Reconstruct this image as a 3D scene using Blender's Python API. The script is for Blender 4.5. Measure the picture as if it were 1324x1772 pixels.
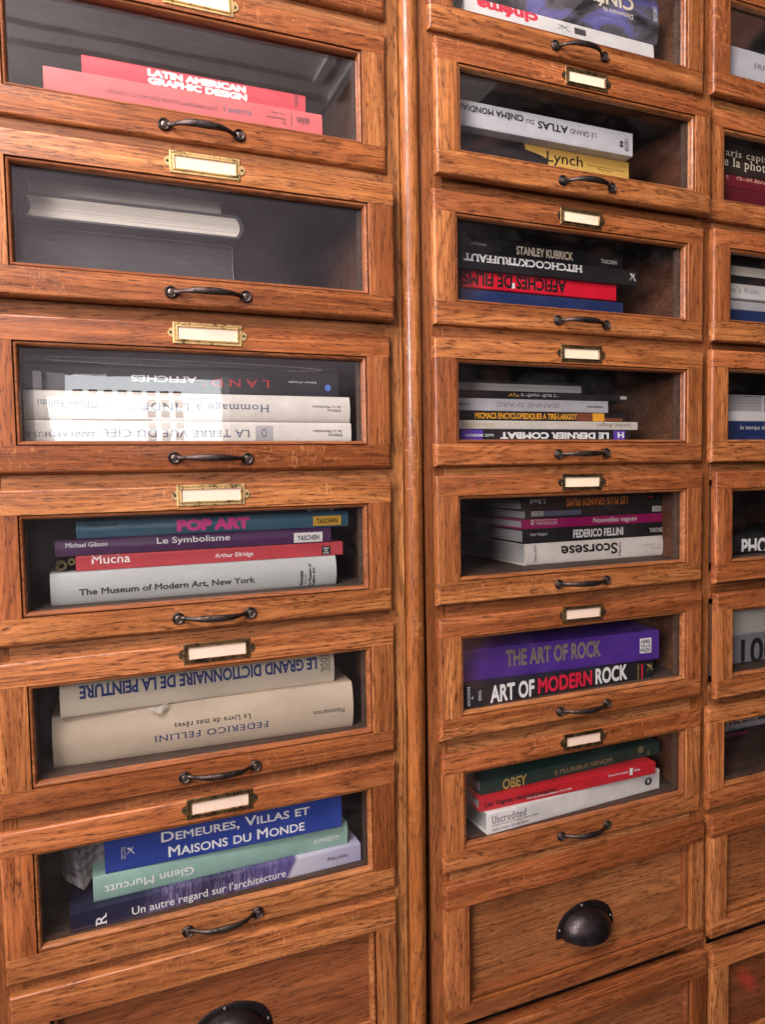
import bpy, bmesh, math, random
from mathutils import Vector, Matrix
random.seed(7)
scene = bpy.context.scene
COL = scene.collection
for o in list(bpy.data.objects):
    bpy.data.objects.remove(o)

# ------------------------------------------------------------------ camera
cam_data = bpy.data.cameras.new("camera")
cam_data.sensor_fit = 'VERTICAL'
cam_data.sensor_height = 24.0
cam_data.lens = 16.63
cam_data.clip_start = 0.02
cam_data.clip_end = 100.0
cam = bpy.data.objects.new("camera", cam_data)
COL.objects.link(cam)
cam.matrix_world = Matrix(((0.927179, 0.037822, -0.372705, -0.01479),
                           (-0.374168, 0.044662, -0.926285, -0.77956),
                           (-0.018388, 0.998286, 0.055561, -0.00389),
                           (0, 0, 0, 1)))
scene.camera = cam

# ------------------------------------------------------------------ world, lights, exposure
scene.view_settings.view_transform = 'Standard'
scene.view_settings.look = 'None'
scene.view_settings.exposure = 0.0
scene.view_settings.gamma = 1.0
scene.view_settings.use_curve_mapping = False

world = bpy.data.worlds.new("World")
scene.world = world
world.use_nodes = True
wn = world.node_tree.nodes
wl = world.node_tree.links
wn.clear()
w_out = wn.new('ShaderNodeOutputWorld')
w_bg = wn.new('ShaderNodeBackground')
w_tc = wn.new('ShaderNodeTexCoord')
w_sep = wn.new('ShaderNodeSeparateXYZ')
wl.new(w_tc.outputs['Generated'], w_sep.inputs[0])
w_z = wn.new('ShaderNodeValToRGB')          # floor, room wall, upper wall by height of view
w_map = wn.new('ShaderNodeMapRange')
w_map.inputs['From Min'].default_value = -1.0
w_map.inputs['From Max'].default_value = 1.0
wl.new(w_sep.outputs['Z'], w_map.inputs['Value'])
wl.new(w_map.outputs[0], w_z.inputs['Fac'])
els = w_z.color_ramp.elements
els[0].position = 0.0
els[0].color = (0.75, 0.68, 0.64, 1)
els[1].position = 0.40
els[1].color = (0.12, 0.09, 0.085, 1)
for pos, c in ((0.15, (0.70, 0.62, 0.58, 1)), (0.20, (0.12, 0.085, 0.07, 1)), (0.53, (0.18, 0.15, 0.16, 1)), (0.60, (1.0, 0.79, 0.87, 1)), (1.0, (1.0, 0.86, 0.86, 1))):
    e = els.new(pos)
    e.color = c
w_x = wn.new('ShaderNodeMapRange')
w_x.inputs['From Min'].default_value = 0.36
w_x.inputs['From Max'].default_value = 0.50
w_x.inputs['To Min'].default_value = 1.0
w_x.inputs['To Max'].default_value = 0.05
wl.new(w_sep.outputs['X'], w_x.inputs['Value'])
w_mul = wn.new('ShaderNodeMath')
w_mul.operation = 'MULTIPLY'
w_mul.inputs[1].default_value = 0.50
wl.new(w_x.outputs[0], w_mul.inputs[0])
w_n = wn.new('ShaderNodeTexNoise')            # an uneven, furnished room
w_n.inputs['Scale'].default_value = 3.2
w_n.inputs['Detail'].default_value = 2.5
w_n.inputs['Distortion'].default_value = 0.6
wl.new(w_tc.outputs['Generated'], w_n.inputs['Vector'])
w_nr = wn.new('ShaderNodeValToRGB')
w_nr.color_ramp.elements[0].position = 0.38
w_nr.color_ramp.elements[0].color = (0.42, 0.42, 0.46, 1)
w_nr.color_ramp.elements[1].position = 0.60
w_nr.color_ramp.elements[1].color = (1.22, 1.20, 1.20, 1)
wl.new(w_n.outputs['Fac'], w_nr.inputs['Fac'])
w_var = wn.new('ShaderNodeMix')
w_var.data_type = 'RGBA'
w_var.blend_type = 'MULTIPLY'
w_var.inputs[0].default_value = 1.0
wl.new(w_z.outputs['Color'], w_var.inputs[6])
wl.new(w_nr.outputs['Color'], w_var.inputs[7])
w_n2 = wn.new('ShaderNodeTexNoise')           # dark wood and red furnishings towards the right
w_n2.inputs['Scale'].default_value = 9.0
w_n2.inputs['Detail'].default_value = 1.5
w_n2.inputs['Distortion'].default_value = 1.2
wl.new(w_tc.outputs['Generated'], w_n2.inputs['Vector'])
w_nr2 = wn.new('ShaderNodeValToRGB')
w_nr2.color_ramp.elements[0].position = 0.55
w_nr2.color_ramp.elements[0].color = (0.40, 0.30, 0.32, 1)
w_nr2.color_ramp.elements[1].position = 0.63
w_nr2.color_ramp.elements[1].color = (3.0, 1.35, 1.0, 1)
wl.new(w_n2.outputs['Fac'], w_nr2.inputs['Fac'])
w_right = wn.new('ShaderNodeMapRange')
w_right.inputs['From Min'].default_value = 0.40
w_right.inputs['From Max'].default_value = 0.50
wl.new(w_sep.outputs['X'], w_right.inputs['Value'])
w_mix = wn.new('ShaderNodeMix')
w_mix.data_type = 'RGBA'
wl.new(w_right.outputs[0], w_mix.inputs[0])
wl.new(w_var.outputs[2], w_mix.inputs[6])
wl.new(w_nr2.outputs['Color'], w_mix.inputs[7])
wl.new(w_mix.outputs[2], w_bg.inputs['Color'])
wl.new(w_mul.outputs[0], w_bg.inputs['Strength'])
wl.new(w_bg.outputs[0], w_out.inputs[0])


def area_light(name, loc, target, sx, sy, power, color):
    d = bpy.data.lights.new(name, 'AREA')
    d.shape = 'RECTANGLE'
    d.size, d.size_y = sx, sy
    d.energy = power
    d.color = color
    o = bpy.data.objects.new(name, d)
    COL.objects.link(o)
    o.location = loc
    o.rotation_euler = (Vector(target) - Vector(loc)).to_track_quat('-Z', 'Y').to_euler()
    return o


area_light("side_window_light", (-0.62, -0.98, 1.36), (0.25, 0.0, 0.36), 0.6, 0.7, 52, (1.0, 0.93, 0.92))
area_light("left_window_light", (-2.2, -0.75, 0.70), (0.2, 0.0, 0.15), 0.7, 1.3, 20, (1.0, 0.93, 0.95))
area_light("ceiling_fill_light", (-1.9, -1.9, 0.6), (0.3, -1.5, 1.6), 0.9, 0.9, 115, (1.0, 0.90, 0.92))  # added lamp aimed at the ceiling, to brighten what the panes mirror
area_light("opposite_window_light", (0.17, -2.64, 0.205), (0.17, 0.0, 0.205), 0.76, 0.49, 4.0, (0.93, 0.97, 1.0))


# ------------------------------------------------------------------ material helpers
def new_mat(name):
    m = bpy.data.materials.new(name)
    m.use_nodes = True
    nt = m.node_tree
    b = nt.nodes['Principled BSDF']
    return m, nt, b


def N(nt, typ, **kw):
    n = nt.nodes.new(typ)
    for k, v in kw.items():
        setattr(n, k, v)
    return n


def math_node(nt, op, a, b=None, clamp=False):
    n = N(nt, 'ShaderNodeMath', operation=op)
    n.use_clamp = clamp
    for i, v in enumerate((a, b)):
        if v is None:
            continue
        if isinstance(v, (int, float)):
            n.inputs[i].default_value = v
        else:
            nt.links.new(v, n.inputs[i])
    return n.outputs[0]


def ramp(nt, fac, stops, interp='LINEAR'):
    n = N(nt, 'ShaderNodeValToRGB')
    n.color_ramp.interpolation = interp
    e = n.color_ramp.elements
    while len(e) < len(stops):
        e.new(0.5)
    for k, (p, c) in enumerate(stops):
        e[k].position = p
        e[k].color = (c[0], c[1], c[2], 1) if not isinstance(c, (int, float)) else (c, c, c, 1)
    nt.links.new(fac, n.inputs['Fac'])
    return n.outputs['Color']


def noise(nt, vec, scale=(1, 1, 1), detail=3.0, rough=0.5, distort=0.0):
    mp = N(nt, 'ShaderNodeMapping')
    mp.inputs['Scale'].default_value = scale
    nt.links.new(vec, mp.inputs['Vector'])
    n = N(nt, 'ShaderNodeTexNoise')
    n.inputs['Scale'].default_value = 1.0
    n.inputs['Detail'].default_value = detail
    n.inputs['Roughness'].default_value = rough
    n.inputs['Distortion'].default_value = distort
    nt.links.new(mp.outputs[0], n.inputs['Vector'])
    return n.outputs['Fac']


def mixc(nt, fac, a, b, mode='MIX'):
    n = N(nt, 'ShaderNodeMix', data_type='RGBA', blend_type=mode)
    for sock, v in ((n.inputs[0], fac), (n.inputs[6], a), (n.inputs[7], b)):
        if isinstance(v, (int, float)):
            sock.default_value = v
        elif isinstance(v, tuple):
            sock.default_value = (v[0], v[1], v[2], 1)
        else:
            nt.links.new(v, sock)
    return n.outputs[2]


def seeded_coord(nt):
    tc = N(nt, 'ShaderNodeTexCoord')
    oi = N(nt, 'ShaderNodeObjectInfo')
    cmb = N(nt, 'ShaderNodeCombineXYZ')
    for i, k in enumerate((31.7, 17.3, 23.9)):
        nt.links.new(math_node(nt, 'MULTIPLY', oi.outputs['Random'], k), cmb.inputs[i])
    add = N(nt, 'ShaderNodeVectorMath', operation='ADD')
    nt.links.new(tc.outputs['Object'], add.inputs[0])
    nt.links.new(cmb.outputs[0], add.inputs[1])
    return add.outputs[0], oi.outputs['Random'], tc


def oak(name, axis, dark, mid, light, rough=0.34, fleck=0.6, coat=0.25):
    """Varnished oak whose grain runs along the given local axis."""
    m, nt, b = new_mat(name)
    v, rnd, tc = seeded_coord(nt)

    def sc(along, across):
        return (along, across, across) if axis == 'x' else (across, across, along)
    tone = noise(nt, v, sc(2.0, 60), 6, 0.66, 0.5)
    field = noise(nt, v, sc(2.4, 24), 2.5, 0.45, 0.3)
    ring = math_node(nt, 'SINE', math_node(nt, 'MULTIPLY', field, 110.0))
    ring = math_node(nt, 'ADD', math_node(nt, 'MULTIPLY', ring, 0.5), 0.5)
    ring = math_node(nt, 'POWER', ring, 1.6)
    pore = noise(nt, v, sc(85, 640), 2.5, 0.6, 0.25)
    pore2 = noise(nt, v, sc(24, 330), 3.5, 0.62, 0.5)
    pm = ramp(nt, pore, ((0.50, 0.0), (0.63, 1.0)))
    pm2 = ramp(nt, pore2, ((0.54, 0.0), (0.66, 1.0)))
    ringmask = math_node(nt, 'ADD', math_node(nt, 'MULTIPLY', ring, 0.75), 0.25)
    pm = math_node(nt, 'MULTIPLY', pm, ringmask)
    fibre = noise(nt, v, sc(9, 620), 3, 0.7)
    base = ramp(nt, tone, ((0.28, dark), (0.5, mid), (0.72, light)))
    hue = math_node(nt, 'FRACT', math_node(nt, 'MULTIPLY', rnd, 13.37))
    tint = ramp(nt, hue, ((0.0, (0.66, 0.54, 0.48)), (0.3, (0.96, 0.88, 0.82)), (0.6, (1.15, 1.20, 1.10)), (0.85, (0.90, 0.76, 0.70)), (1.0, (0.74, 0.62, 0.56))))
    base = mixc(nt, 1.0, base, tint, 'MULTIPLY')
    base = mixc(nt, math_node(nt, 'MULTIPLY', ring, 0.36), base, (dark[0] * 0.8, dark[1] * 0.75, dark[2] * 0.7))
    base = mixc(nt, 1.0, base, ramp(nt, fibre, ((0.3, (0.70, 0.66, 0.63)), (0.7, (1.18, 1.20, 1.22)))), 'MULTIPLY')
    # medullary ray flecks on some boards
    fl = noise(nt, v, sc(190, 55), 2, 0.5, 2.0)
    flm = ramp(nt, fl, ((0.60, 0.0), (0.66, 1.0)))
    on = ramp(nt, math_node(nt, 'FRACT', math_node(nt, 'MULTIPLY', rnd, 7.77)), ((1.0 - fleck, 0.0), (1.02 - fleck, 1.0)))
    area = ramp(nt, noise(nt, v, sc(7, 12), 2), ((0.45, 0.0), (0.6, 1.0)))
    flm = math_node(nt, 'MULTIPLY', math_node(nt, 'MULTIPLY', flm, on), area)
    base = mixc(nt, math_node(nt, 'MULTIPLY', flm, 0.3), base, (light[0] * 1.25, light[1] * 1.35, light[2] * 1.4))
    # pores
    base = mixc(nt, math_node(nt, 'MULTIPLY', pm, 0.9), base, (dark[0] * 0.30, dark[1] * 0.25, dark[2] * 0.22))
    base = mixc(nt, math_node(nt, 'MULTIPLY', pm2, 0.42), base, (dark[0] * 0.42, dark[1] * 0.36, dark[2] * 0.3))
    # stains and knocks
    st = ramp(nt, noise(nt, v, sc(36, 90), 5, 0.68, 0.8), ((0.64, 0.0), (0.72, 1.0)))
    base = mixc(nt, math_node(nt, 'MULTIPLY', st, 0.7), base, (0.035, 0.014, 0.008))
    chip = ramp(nt, noise(nt, v, sc(150, 210), 3, 0.6, 0.4), ((0.80, 0.0), (0.83, 1.0)))
    base = mixc(nt, math_node(nt, 'MULTIPLY', chip, 0.28), base, (0.62, 0.42, 0.27))
    cl = noise(nt, v, (9, 9, 9), 3, 0.6)
    base = mixc(nt, ramp(nt, cl, ((0.4, 0.0), (0.75, 0.45))), base, (dark[0] * 0.8, dark[1] * 0.7, dark[2] * 0.6))
    nt.links.new(base, b.inputs['Base Color'])
    patch = ramp(nt, noise(nt, v, (16, 16, 16), 4, 0.65), ((0.35, 0.0), (0.65, 1.0)))
    rr = math_node(nt, 'ADD', math_node(nt, 'MULTIPLY', noise(nt, v, sc(12, 60), 4), 0.25), rough - 0.10)
    rr = math_node(nt, 'ADD', rr, math_node(nt, 'MULTIPLY', patch, 0.14))
    nt.links.new(rr, b.inputs['Roughness'])
    b.inputs['Specular IOR Level'].default_value = 0.32
    nt.links.new(math_node(nt, 'MULTIPLY', math_node(nt, 'SUBTRACT', 1.0, patch), coat), b.inputs['Coat Weight'])
    b.inputs['Coat Roughness'].default_value = 0.13
    hgt = math_node(nt, 'ADD', math_node(nt, 'MULTIPLY', pm, -0.6), math_node(nt, 'MULTIPLY', tone, 0.5))
    hgt = math_node(nt, 'ADD', hgt, math_node(nt, 'MULTIPLY', cl, 0.8))
    bp = N(nt, 'ShaderNodeBump')
    bp.inputs['Strength'].default_value = 0.35
    bp.inputs['Distance'].default_value = 0.0007
    nt.links.new(hgt, bp.inputs['Height'])
    nt.links.new(bp.outputs[0], b.inputs['Normal'])
    bp2 = N(nt, 'ShaderNodeBump')
    bp2.inputs['Strength'].default_value = 0.3
    bp2.inputs['Distance'].default_value = 0.0012
    nt.links.new(cl, bp2.inputs['Height'])
    nt.links.new(bp2.outputs[0], b.inputs['Coat Normal'])
    return m


def with_red_patch(m, x, z):
    """A slanting, ragged-edged red patch on a panel, at a place given in the panel's own frame."""
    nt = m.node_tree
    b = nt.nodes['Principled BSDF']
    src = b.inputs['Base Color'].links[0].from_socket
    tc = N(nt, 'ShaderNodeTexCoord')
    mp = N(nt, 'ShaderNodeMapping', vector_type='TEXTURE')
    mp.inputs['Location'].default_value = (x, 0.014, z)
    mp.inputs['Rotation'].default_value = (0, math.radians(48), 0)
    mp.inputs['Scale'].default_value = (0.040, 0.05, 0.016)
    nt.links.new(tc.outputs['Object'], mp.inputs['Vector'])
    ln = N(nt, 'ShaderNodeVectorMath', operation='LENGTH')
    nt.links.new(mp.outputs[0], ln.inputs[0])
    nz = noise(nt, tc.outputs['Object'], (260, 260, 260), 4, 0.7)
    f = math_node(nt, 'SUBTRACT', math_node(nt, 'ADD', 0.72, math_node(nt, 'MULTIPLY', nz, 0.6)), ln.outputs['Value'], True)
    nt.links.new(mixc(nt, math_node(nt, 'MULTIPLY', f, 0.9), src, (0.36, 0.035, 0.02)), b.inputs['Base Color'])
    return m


OAK_D, OAK_M, OAK_L = (0.155, 0.045, 0.013), (0.39, 0.138, 0.044), (0.58, 0.245, 0.092)
oak_h = oak("varnished_oak_lengthwise", 'x', OAK_D, OAK_M, OAK_L)
oak_v = oak("varnished_oak_upright", 'z', OAK_D, OAK_M, OAK_L, fleck=0.3)
oak_bead_h = oak("oak_moulding", 'x', (0.17, 0.055, 0.017), (0.33, 0.12, 0.042), (0.44, 0.18, 0.07), rough=0.27, coat=0.5)
oak_post = oak("honey_oak_post", 'z', (0.19, 0.060, 0.015), (0.43, 0.162, 0.044), (0.56, 0.24, 0.075), rough=0.32, fleck=0.1, coat=0.4)
oak_carcass_h = oak("oak_rail", 'x', (0.15, 0.050, 0.016), (0.30, 0.118, 0.041), (0.44, 0.19, 0.073), rough=0.42, coat=0.1)
oak_carcass_v = oak("oak_stile", 'z', (0.16, 0.053, 0.016), (0.34, 0.132, 0.042), (0.48, 0.205, 0.072), rough=0.38)
oak_panel = oak("dark_oak_panel", 'x', (0.16, 0.052, 0.017), (0.29, 0.104, 0.036), (0.37, 0.148, 0.055), rough=0.4, fleck=0.2)
red_patch_panel = oak("red_patched_oak_panel", 'x', (0.13, 0.042, 0.014), (0.25, 0.088, 0.03), (0.33, 0.13, 0.048), rough=0.4, fleck=0.2)
with_red_patch(red_patch_panel, -0.128, 0.108)
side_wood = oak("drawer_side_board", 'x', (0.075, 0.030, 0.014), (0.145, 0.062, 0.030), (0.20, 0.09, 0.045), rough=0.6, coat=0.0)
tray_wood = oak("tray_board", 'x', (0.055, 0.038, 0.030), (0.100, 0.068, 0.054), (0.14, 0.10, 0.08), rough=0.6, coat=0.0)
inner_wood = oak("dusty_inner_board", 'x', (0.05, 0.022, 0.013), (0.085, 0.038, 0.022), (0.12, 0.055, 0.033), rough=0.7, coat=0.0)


def plain(name, color, rough=0.5, var=0.12, scale=60, metallic=0.0, coat=0.0, bump=0.0, spec=0.5):
    m, nt, b = new_mat(name)
    v, rnd, tc = seeded_coord(nt)
    n = noise(nt, v, (scale, scale, scale), 4, 0.6)
    lo = tuple(c * (1 - var) for c in color)
    hi = tuple(min(1.0, c * (1 + var)) for c in color)
    nt.links.new(ramp(nt, n, ((0.3, lo), (0.7, hi))), b.inputs['Base Color'])
    b.inputs['Roughness'].default_value = rough
    b.inputs['Metallic'].default_value = metallic
    b.inputs['Coat Weight'].default_value = coat
    b.inputs['Coat Roughness'].default_value = 0.12
    b.inputs['Specular IOR Level'].default_value = spec
    if bump:
        bp = N(nt, 'ShaderNodeBump')
        bp.inputs['Strength'].default_value = bump
        bp.inputs['Distance'].default_value = 0.001
        nt.links.new(noise(nt, v, (scale * 1.5,) * 3, 4, 0.6), bp.inputs['Height'])
        nt.links.new(bp.outputs[0], b.inputs['Normal'])
    return m


def glass_mat():
    m = bpy.data.materials.new("window_glass")
    m.use_nodes = True
    nt = m.node_tree
    nt.nodes.clear()
    out = N(nt, 'ShaderNodeOutputMaterial')
    lw = N(nt, 'ShaderNodeLayerWeight')
    lw.inputs['Blend'].default_value = 0.5
    p5 = math_node(nt, 'POWER', lw.outputs['Facing'], 5.0)
    f = math_node(nt, 'ADD', math_node(nt, 'MULTIPLY', p5, 0.89), 0.100)
    tr = N(nt, 'ShaderNodeBsdfTransparent')
    tr.inputs['Color'].default_value = (0.985, 0.99, 0.985, 1)
    gl = N(nt, 'ShaderNodeBsdfGlossy')
    gl.inputs['Roughness'].default_value = 0.0
    tc = N(nt, 'ShaderNodeTexCoord')
    bp = N(nt, 'ShaderNodeBump')
    bp.inputs['Strength'].default_value = 0.05
    bp.inputs['Distance'].default_value = 0.002
    nt.links.new(noise(nt, tc.outputs['Object'], (9, 9, 9), 2), bp.inputs['Height'])
    nt.links.new(bp.outputs[0], gl.inputs['Normal'])
    mx = N(nt, 'ShaderNodeMixShader')
    nt.links.new(f, mx.inputs[0])
    nt.links.new(tr.outputs[0], mx.inputs[1])
    nt.links.new(gl.outputs[0], mx.inputs[2])
    # thin film of dust, with finger smears
    df = N(nt, 'ShaderNodeBsdfDiffuse')
    df.inputs['Color'].default_value = (0.6, 0.58, 0.58, 1)
    v, rnd, tc2 = seeded_coord(nt)
    sm = ramp(nt, noise(nt, v, (14, 14, 22), 5, 0.65, 0.6), ((0.5, 0.0), (0.8, 0.012)))
    dust = ramp(nt, noise(nt, v, (700, 700, 700), 1, 0.5), ((0.76, 0.0), (0.80, 0.06)))
    mx2 = N(nt, 'ShaderNodeMixShader')
    nt.links.new(math_node(nt, 'ADD', math_node(nt, 'ADD', sm, dust), 0.0008), mx2.inputs[0])
    nt.links.new(mx.outputs[0], mx2.inputs[1])
    nt.links.new(df.outputs[0], mx2.inputs[2])
    nt.links.new(mx2.outputs[0], out.inputs[0])
    return m


glass = glass_mat()


def metal_mat(name, bright, dark, thr, rough=0.35, metallic=0.9):
    m, nt, b = new_mat(name)
    v, rnd, tc = seeded_coord(nt)
    n = noise(nt, v, (420, 420, 420), 5, 0.7, 0.5)
    n2 = noise(nt, v, (90, 90, 90), 3, 0.6)
    s = math_node(nt, 'ADD', math_node(nt, 'MULTIPLY', n, 0.6), math_node(nt, 'MULTIPLY', n2, 0.4))
    fac = ramp(nt, s, ((thr, 0.0), (thr + 0.09, 1.0)))
    nt.links.new(mixc(nt, fac, bright, dark), b.inputs['Base Color'])
    b.inputs['Metallic'].default_value = metallic
    nt.links.new(math_node(nt, 'ADD', math_node(nt, 'MULTIPLY', n, 0.35), rough - 0.12), b.inputs['Roughness'])
    bp = N(nt, 'ShaderNodeBump')
    bp.inputs['Strength'].default_value = 0.3
    bp.inputs['Distance'].default_value = 0.0006
    nt.links.new(n, bp.inputs['Height'])
    nt.links.new(bp.outputs[0], b.inputs['Normal'])
    return m


brass = metal_mat("worn_yellow_brass", (0.66, 0.46, 0.20), (0.07, 0.045, 0.02), 0.515, 0.36, 0.75)
old_brass = metal_mat("dark_tarnished_brass", (0.26, 0.16, 0.07), (0.05, 0.03, 0.02), 0.47, 0.4)
bronze = metal_mat("dark_bronze", (0.060, 0.047, 0.048), (0.030, 0.024, 0.025), 0.50, 0.32)
iron = metal_mat("blackened_iron", (0.075, 0.055, 0.048), (0.014, 0.011, 0.011), 0.50, 0.42)
steel = plain("screw_steel", (0.16, 0.12, 0.10), 0.4, metallic=0.8)
pin_steel = plain("pin_steel", (0.55, 0.52, 0.52), 0.3, metallic=0.9)
card_pink = plain("peach_card", (0.68, 0.51, 0.39), 0.8, 0.06, 500)
card_cream = plain("cream_card", (0.72, 0.60, 0.42), 0.8, 0.04, 120)
dark_hole = plain("dark_hole", (0.01, 0.007, 0.005), 0.8)


# ------------------------------------------------------------------ mesh helpers
def link_mesh(name, bm, mats, parent=None, smooth=False, loc=None):
    me = bpy.data.meshes.new(name)
    bm.normal_update()
    bm.to_mesh(me)
    bm.free()
    for mt in (mats if isinstance(mats, (list, tuple)) else [mats]):
        me.materials.append(mt)
    if smooth:
        for p in me.polygons:
            p.use_smooth = True
        try:
            me.set_sharp_from_angle(angle=math.radians(42))
        except Exception:
            pass
    o = bpy.data.objects.new(name, me)
    COL.objects.link(o)
    if parent:
        o.parent = parent
    if loc:
        o.location = loc
    return o


def empty(name, loc, rz=0.0, label=None, cat=None, group=None):
    o = bpy.data.objects.new(name, None)
    COL.objects.link(o)
    o.location = loc
    o.rotation_euler = (0, 0, rz)
    o.empty_display_size = 0.02
    if label:
        o['label'] = label
    if cat:
        o['category'] = cat
    if group:
        o['group'] = group
    return o


def add_box(bm, x0, x1, y0, y1, z0, z1, mat=0):
    vs = [bm.verts.new((x, y, z)) for x in (x0, x1) for y in (y0, y1) for z in (z0, z1)]
    fs = []
    for idx in ((0, 1, 3, 2), (4, 6, 7, 5), (0, 4, 5, 1), (2, 3, 7, 6), (0, 2, 6, 4), (1, 5, 7, 3)):
        f = bm.faces.new([vs[i] for i in idx])
        f.material_index = mat
        fs.append(f)
    return vs, fs


def board(x0, x1, y0, y1, z0, z1, rnd=(), r=0.004, seg=3, tiny=0.0005):
    """A board; named front edges ('top','bottom','left','right') are rounded over."""
    bm = bmesh.new()
    add_box(bm, x0, x1, y0, y1, z0, z1)
    bm.edges.ensure_lookup_table()
    big, small = [], []
    for e in bm.edges:
        a, b = e.verts[0].co, e.verts[1].co
        if abs(a.y - y0) > 1e-6 or abs(b.y - y0) > 1e-6:
            continue
        side = None
        if abs(a.z - z1) < 1e-6 and abs(b.z - z1) < 1e-6:
            side = 'top'
        elif abs(a.z - z0) < 1e-6 and abs(b.z - z0) < 1e-6:
            side = 'bottom'
        elif abs(a.x - x0) < 1e-6 and abs(b.x - x0) < 1e-6:
            side = 'left'
        elif abs(a.x - x1) < 1e-6 and abs(b.x - x1) < 1e-6:
            side = 'right'
        (big if side in rnd else small).append(e)
    if big:
        bmesh.ops.bevel(bm, geom=big, offset=r, segments=seg, profile=0.5, affect='EDGES', clamp_overlap=True)
    if tiny:
        sm = [e for e in bm.edges if e.is_valid and e in small]
        if sm:
            bmesh.ops.bevel(bm, geom=sm, offset=tiny, segments=1, affect='EDGES', clamp_overlap=True)
    return bm


def ring_sweep(bm, x0, x1, z0, z1, prof, mat=0):
    """Sweep a profile of (inset, y) points round a rectangle with mitred corners."""
    loops = []
    for d, y in prof:
        loops.append([bm.verts.new(p) for p in ((x0 + d, y, z0 + d), (x1 - d, y, z0 + d), (x1 - d, y, z1 - d), (x0 + d, y, z1 - d))])
    for a, b in zip(loops[:-1], loops[1:]):
        for i in range(4):
            j = (i + 1) % 4
            f = bm.faces.new((a[i], a[j], b[j], b[i]))
            f.material_index = mat
    return loops


def lathe_y(bm, cx, cz, prof, seg=20, mat=0):
    """Revolve (radius, y) points round an axis parallel to y."""
    rings = []
    for r, y in prof:
        if r < 1e-6:
            rings.append([bm.verts.new((cx, y, cz))])
        else:
            rings.append([bm.verts.new((cx + r * math.cos(2 * math.pi * k / seg), y, cz + r * math.sin(2 * math.pi * k / seg))) for k in range(seg)])
    for a, b in zip(rings[:-1], rings[1:]):
        for k in range(seg):
            j = (k + 1) % seg
            va = [a[k % len(a)], a[j % len(a)]] if len(a) > 1 else [a[0]]
            vb = [b[j], b[k]] if len(b) > 1 else [b[0]]
            vs = va + vb
            if len(vs) >= 3:
                f = bm.faces.new(vs)
                f.material_index = mat


def tube(bm, pts, radii, seg=12, squash=(1, 1), mat=0, up=Vector((0, 0, 1))):
    rings = []
    n = len(pts)
    for i, p in enumerate(pts):
        p = Vector(p)
        t = (Vector(pts[min(i + 1, n - 1)]) - Vector(pts[max(i - 1, 0)])).normalized()
        a = t.cross(up)
        if a.length < 1e-4:
            a = t.cross(Vector((0, 1, 0)))
        a.normalize()
        b = a.cross(t).normalized()
        r = radii[i] if isinstance(radii, (list, tuple)) else radii
        rings.append([bm.verts.new(p + a * (r * squash[0] * math.cos(2 * math.pi * k / seg)) + b * (r * squash[1] * math.sin(2 * math.pi * k / seg))) for k in range(seg)])
    for a, b in zip(rings[:-1], rings[1:]):
        for k in range(seg):
            j = (k + 1) % seg
            bm.faces.new((a[k], a[j], b[j], b[k])).material_index = mat
    bm.faces.new(rings[0][::-1]).material_index = mat
    bm.faces.new(rings[-1]).material_index = mat


# ------------------------------------------------------------------ the setting seen in the glass: a ceiling with plaster mouldings
def build_ceiling():
    m = plain("ceiling_paint", (0.72, 0.66, 0.65), 0.8, 0.03, 3)
    bm = bmesh.new()
    add_box(bm, -2.6, 1.6, -3.2, -0.15, 1.602, 1.66)
    # raised plaster frame: two parallel ribs
    for (xr, yb, w, h) in ((0.885, -2.06, 0.035, 0.02), (0.975, -2.17, 0.03, 0.028)):
        add_box(bm, -2.2, xr, yb - w / 2, yb + w / 2, 1.602 - h, 1.603)
        add_box(bm, xr - w / 2, xr + w / 2, yb + w / 2, -0.4, 1.602 - h, 1.603)
    o = link_mesh("ceiling", bm, m)
    o['kind'] = 'structure'


build_ceiling()


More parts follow.
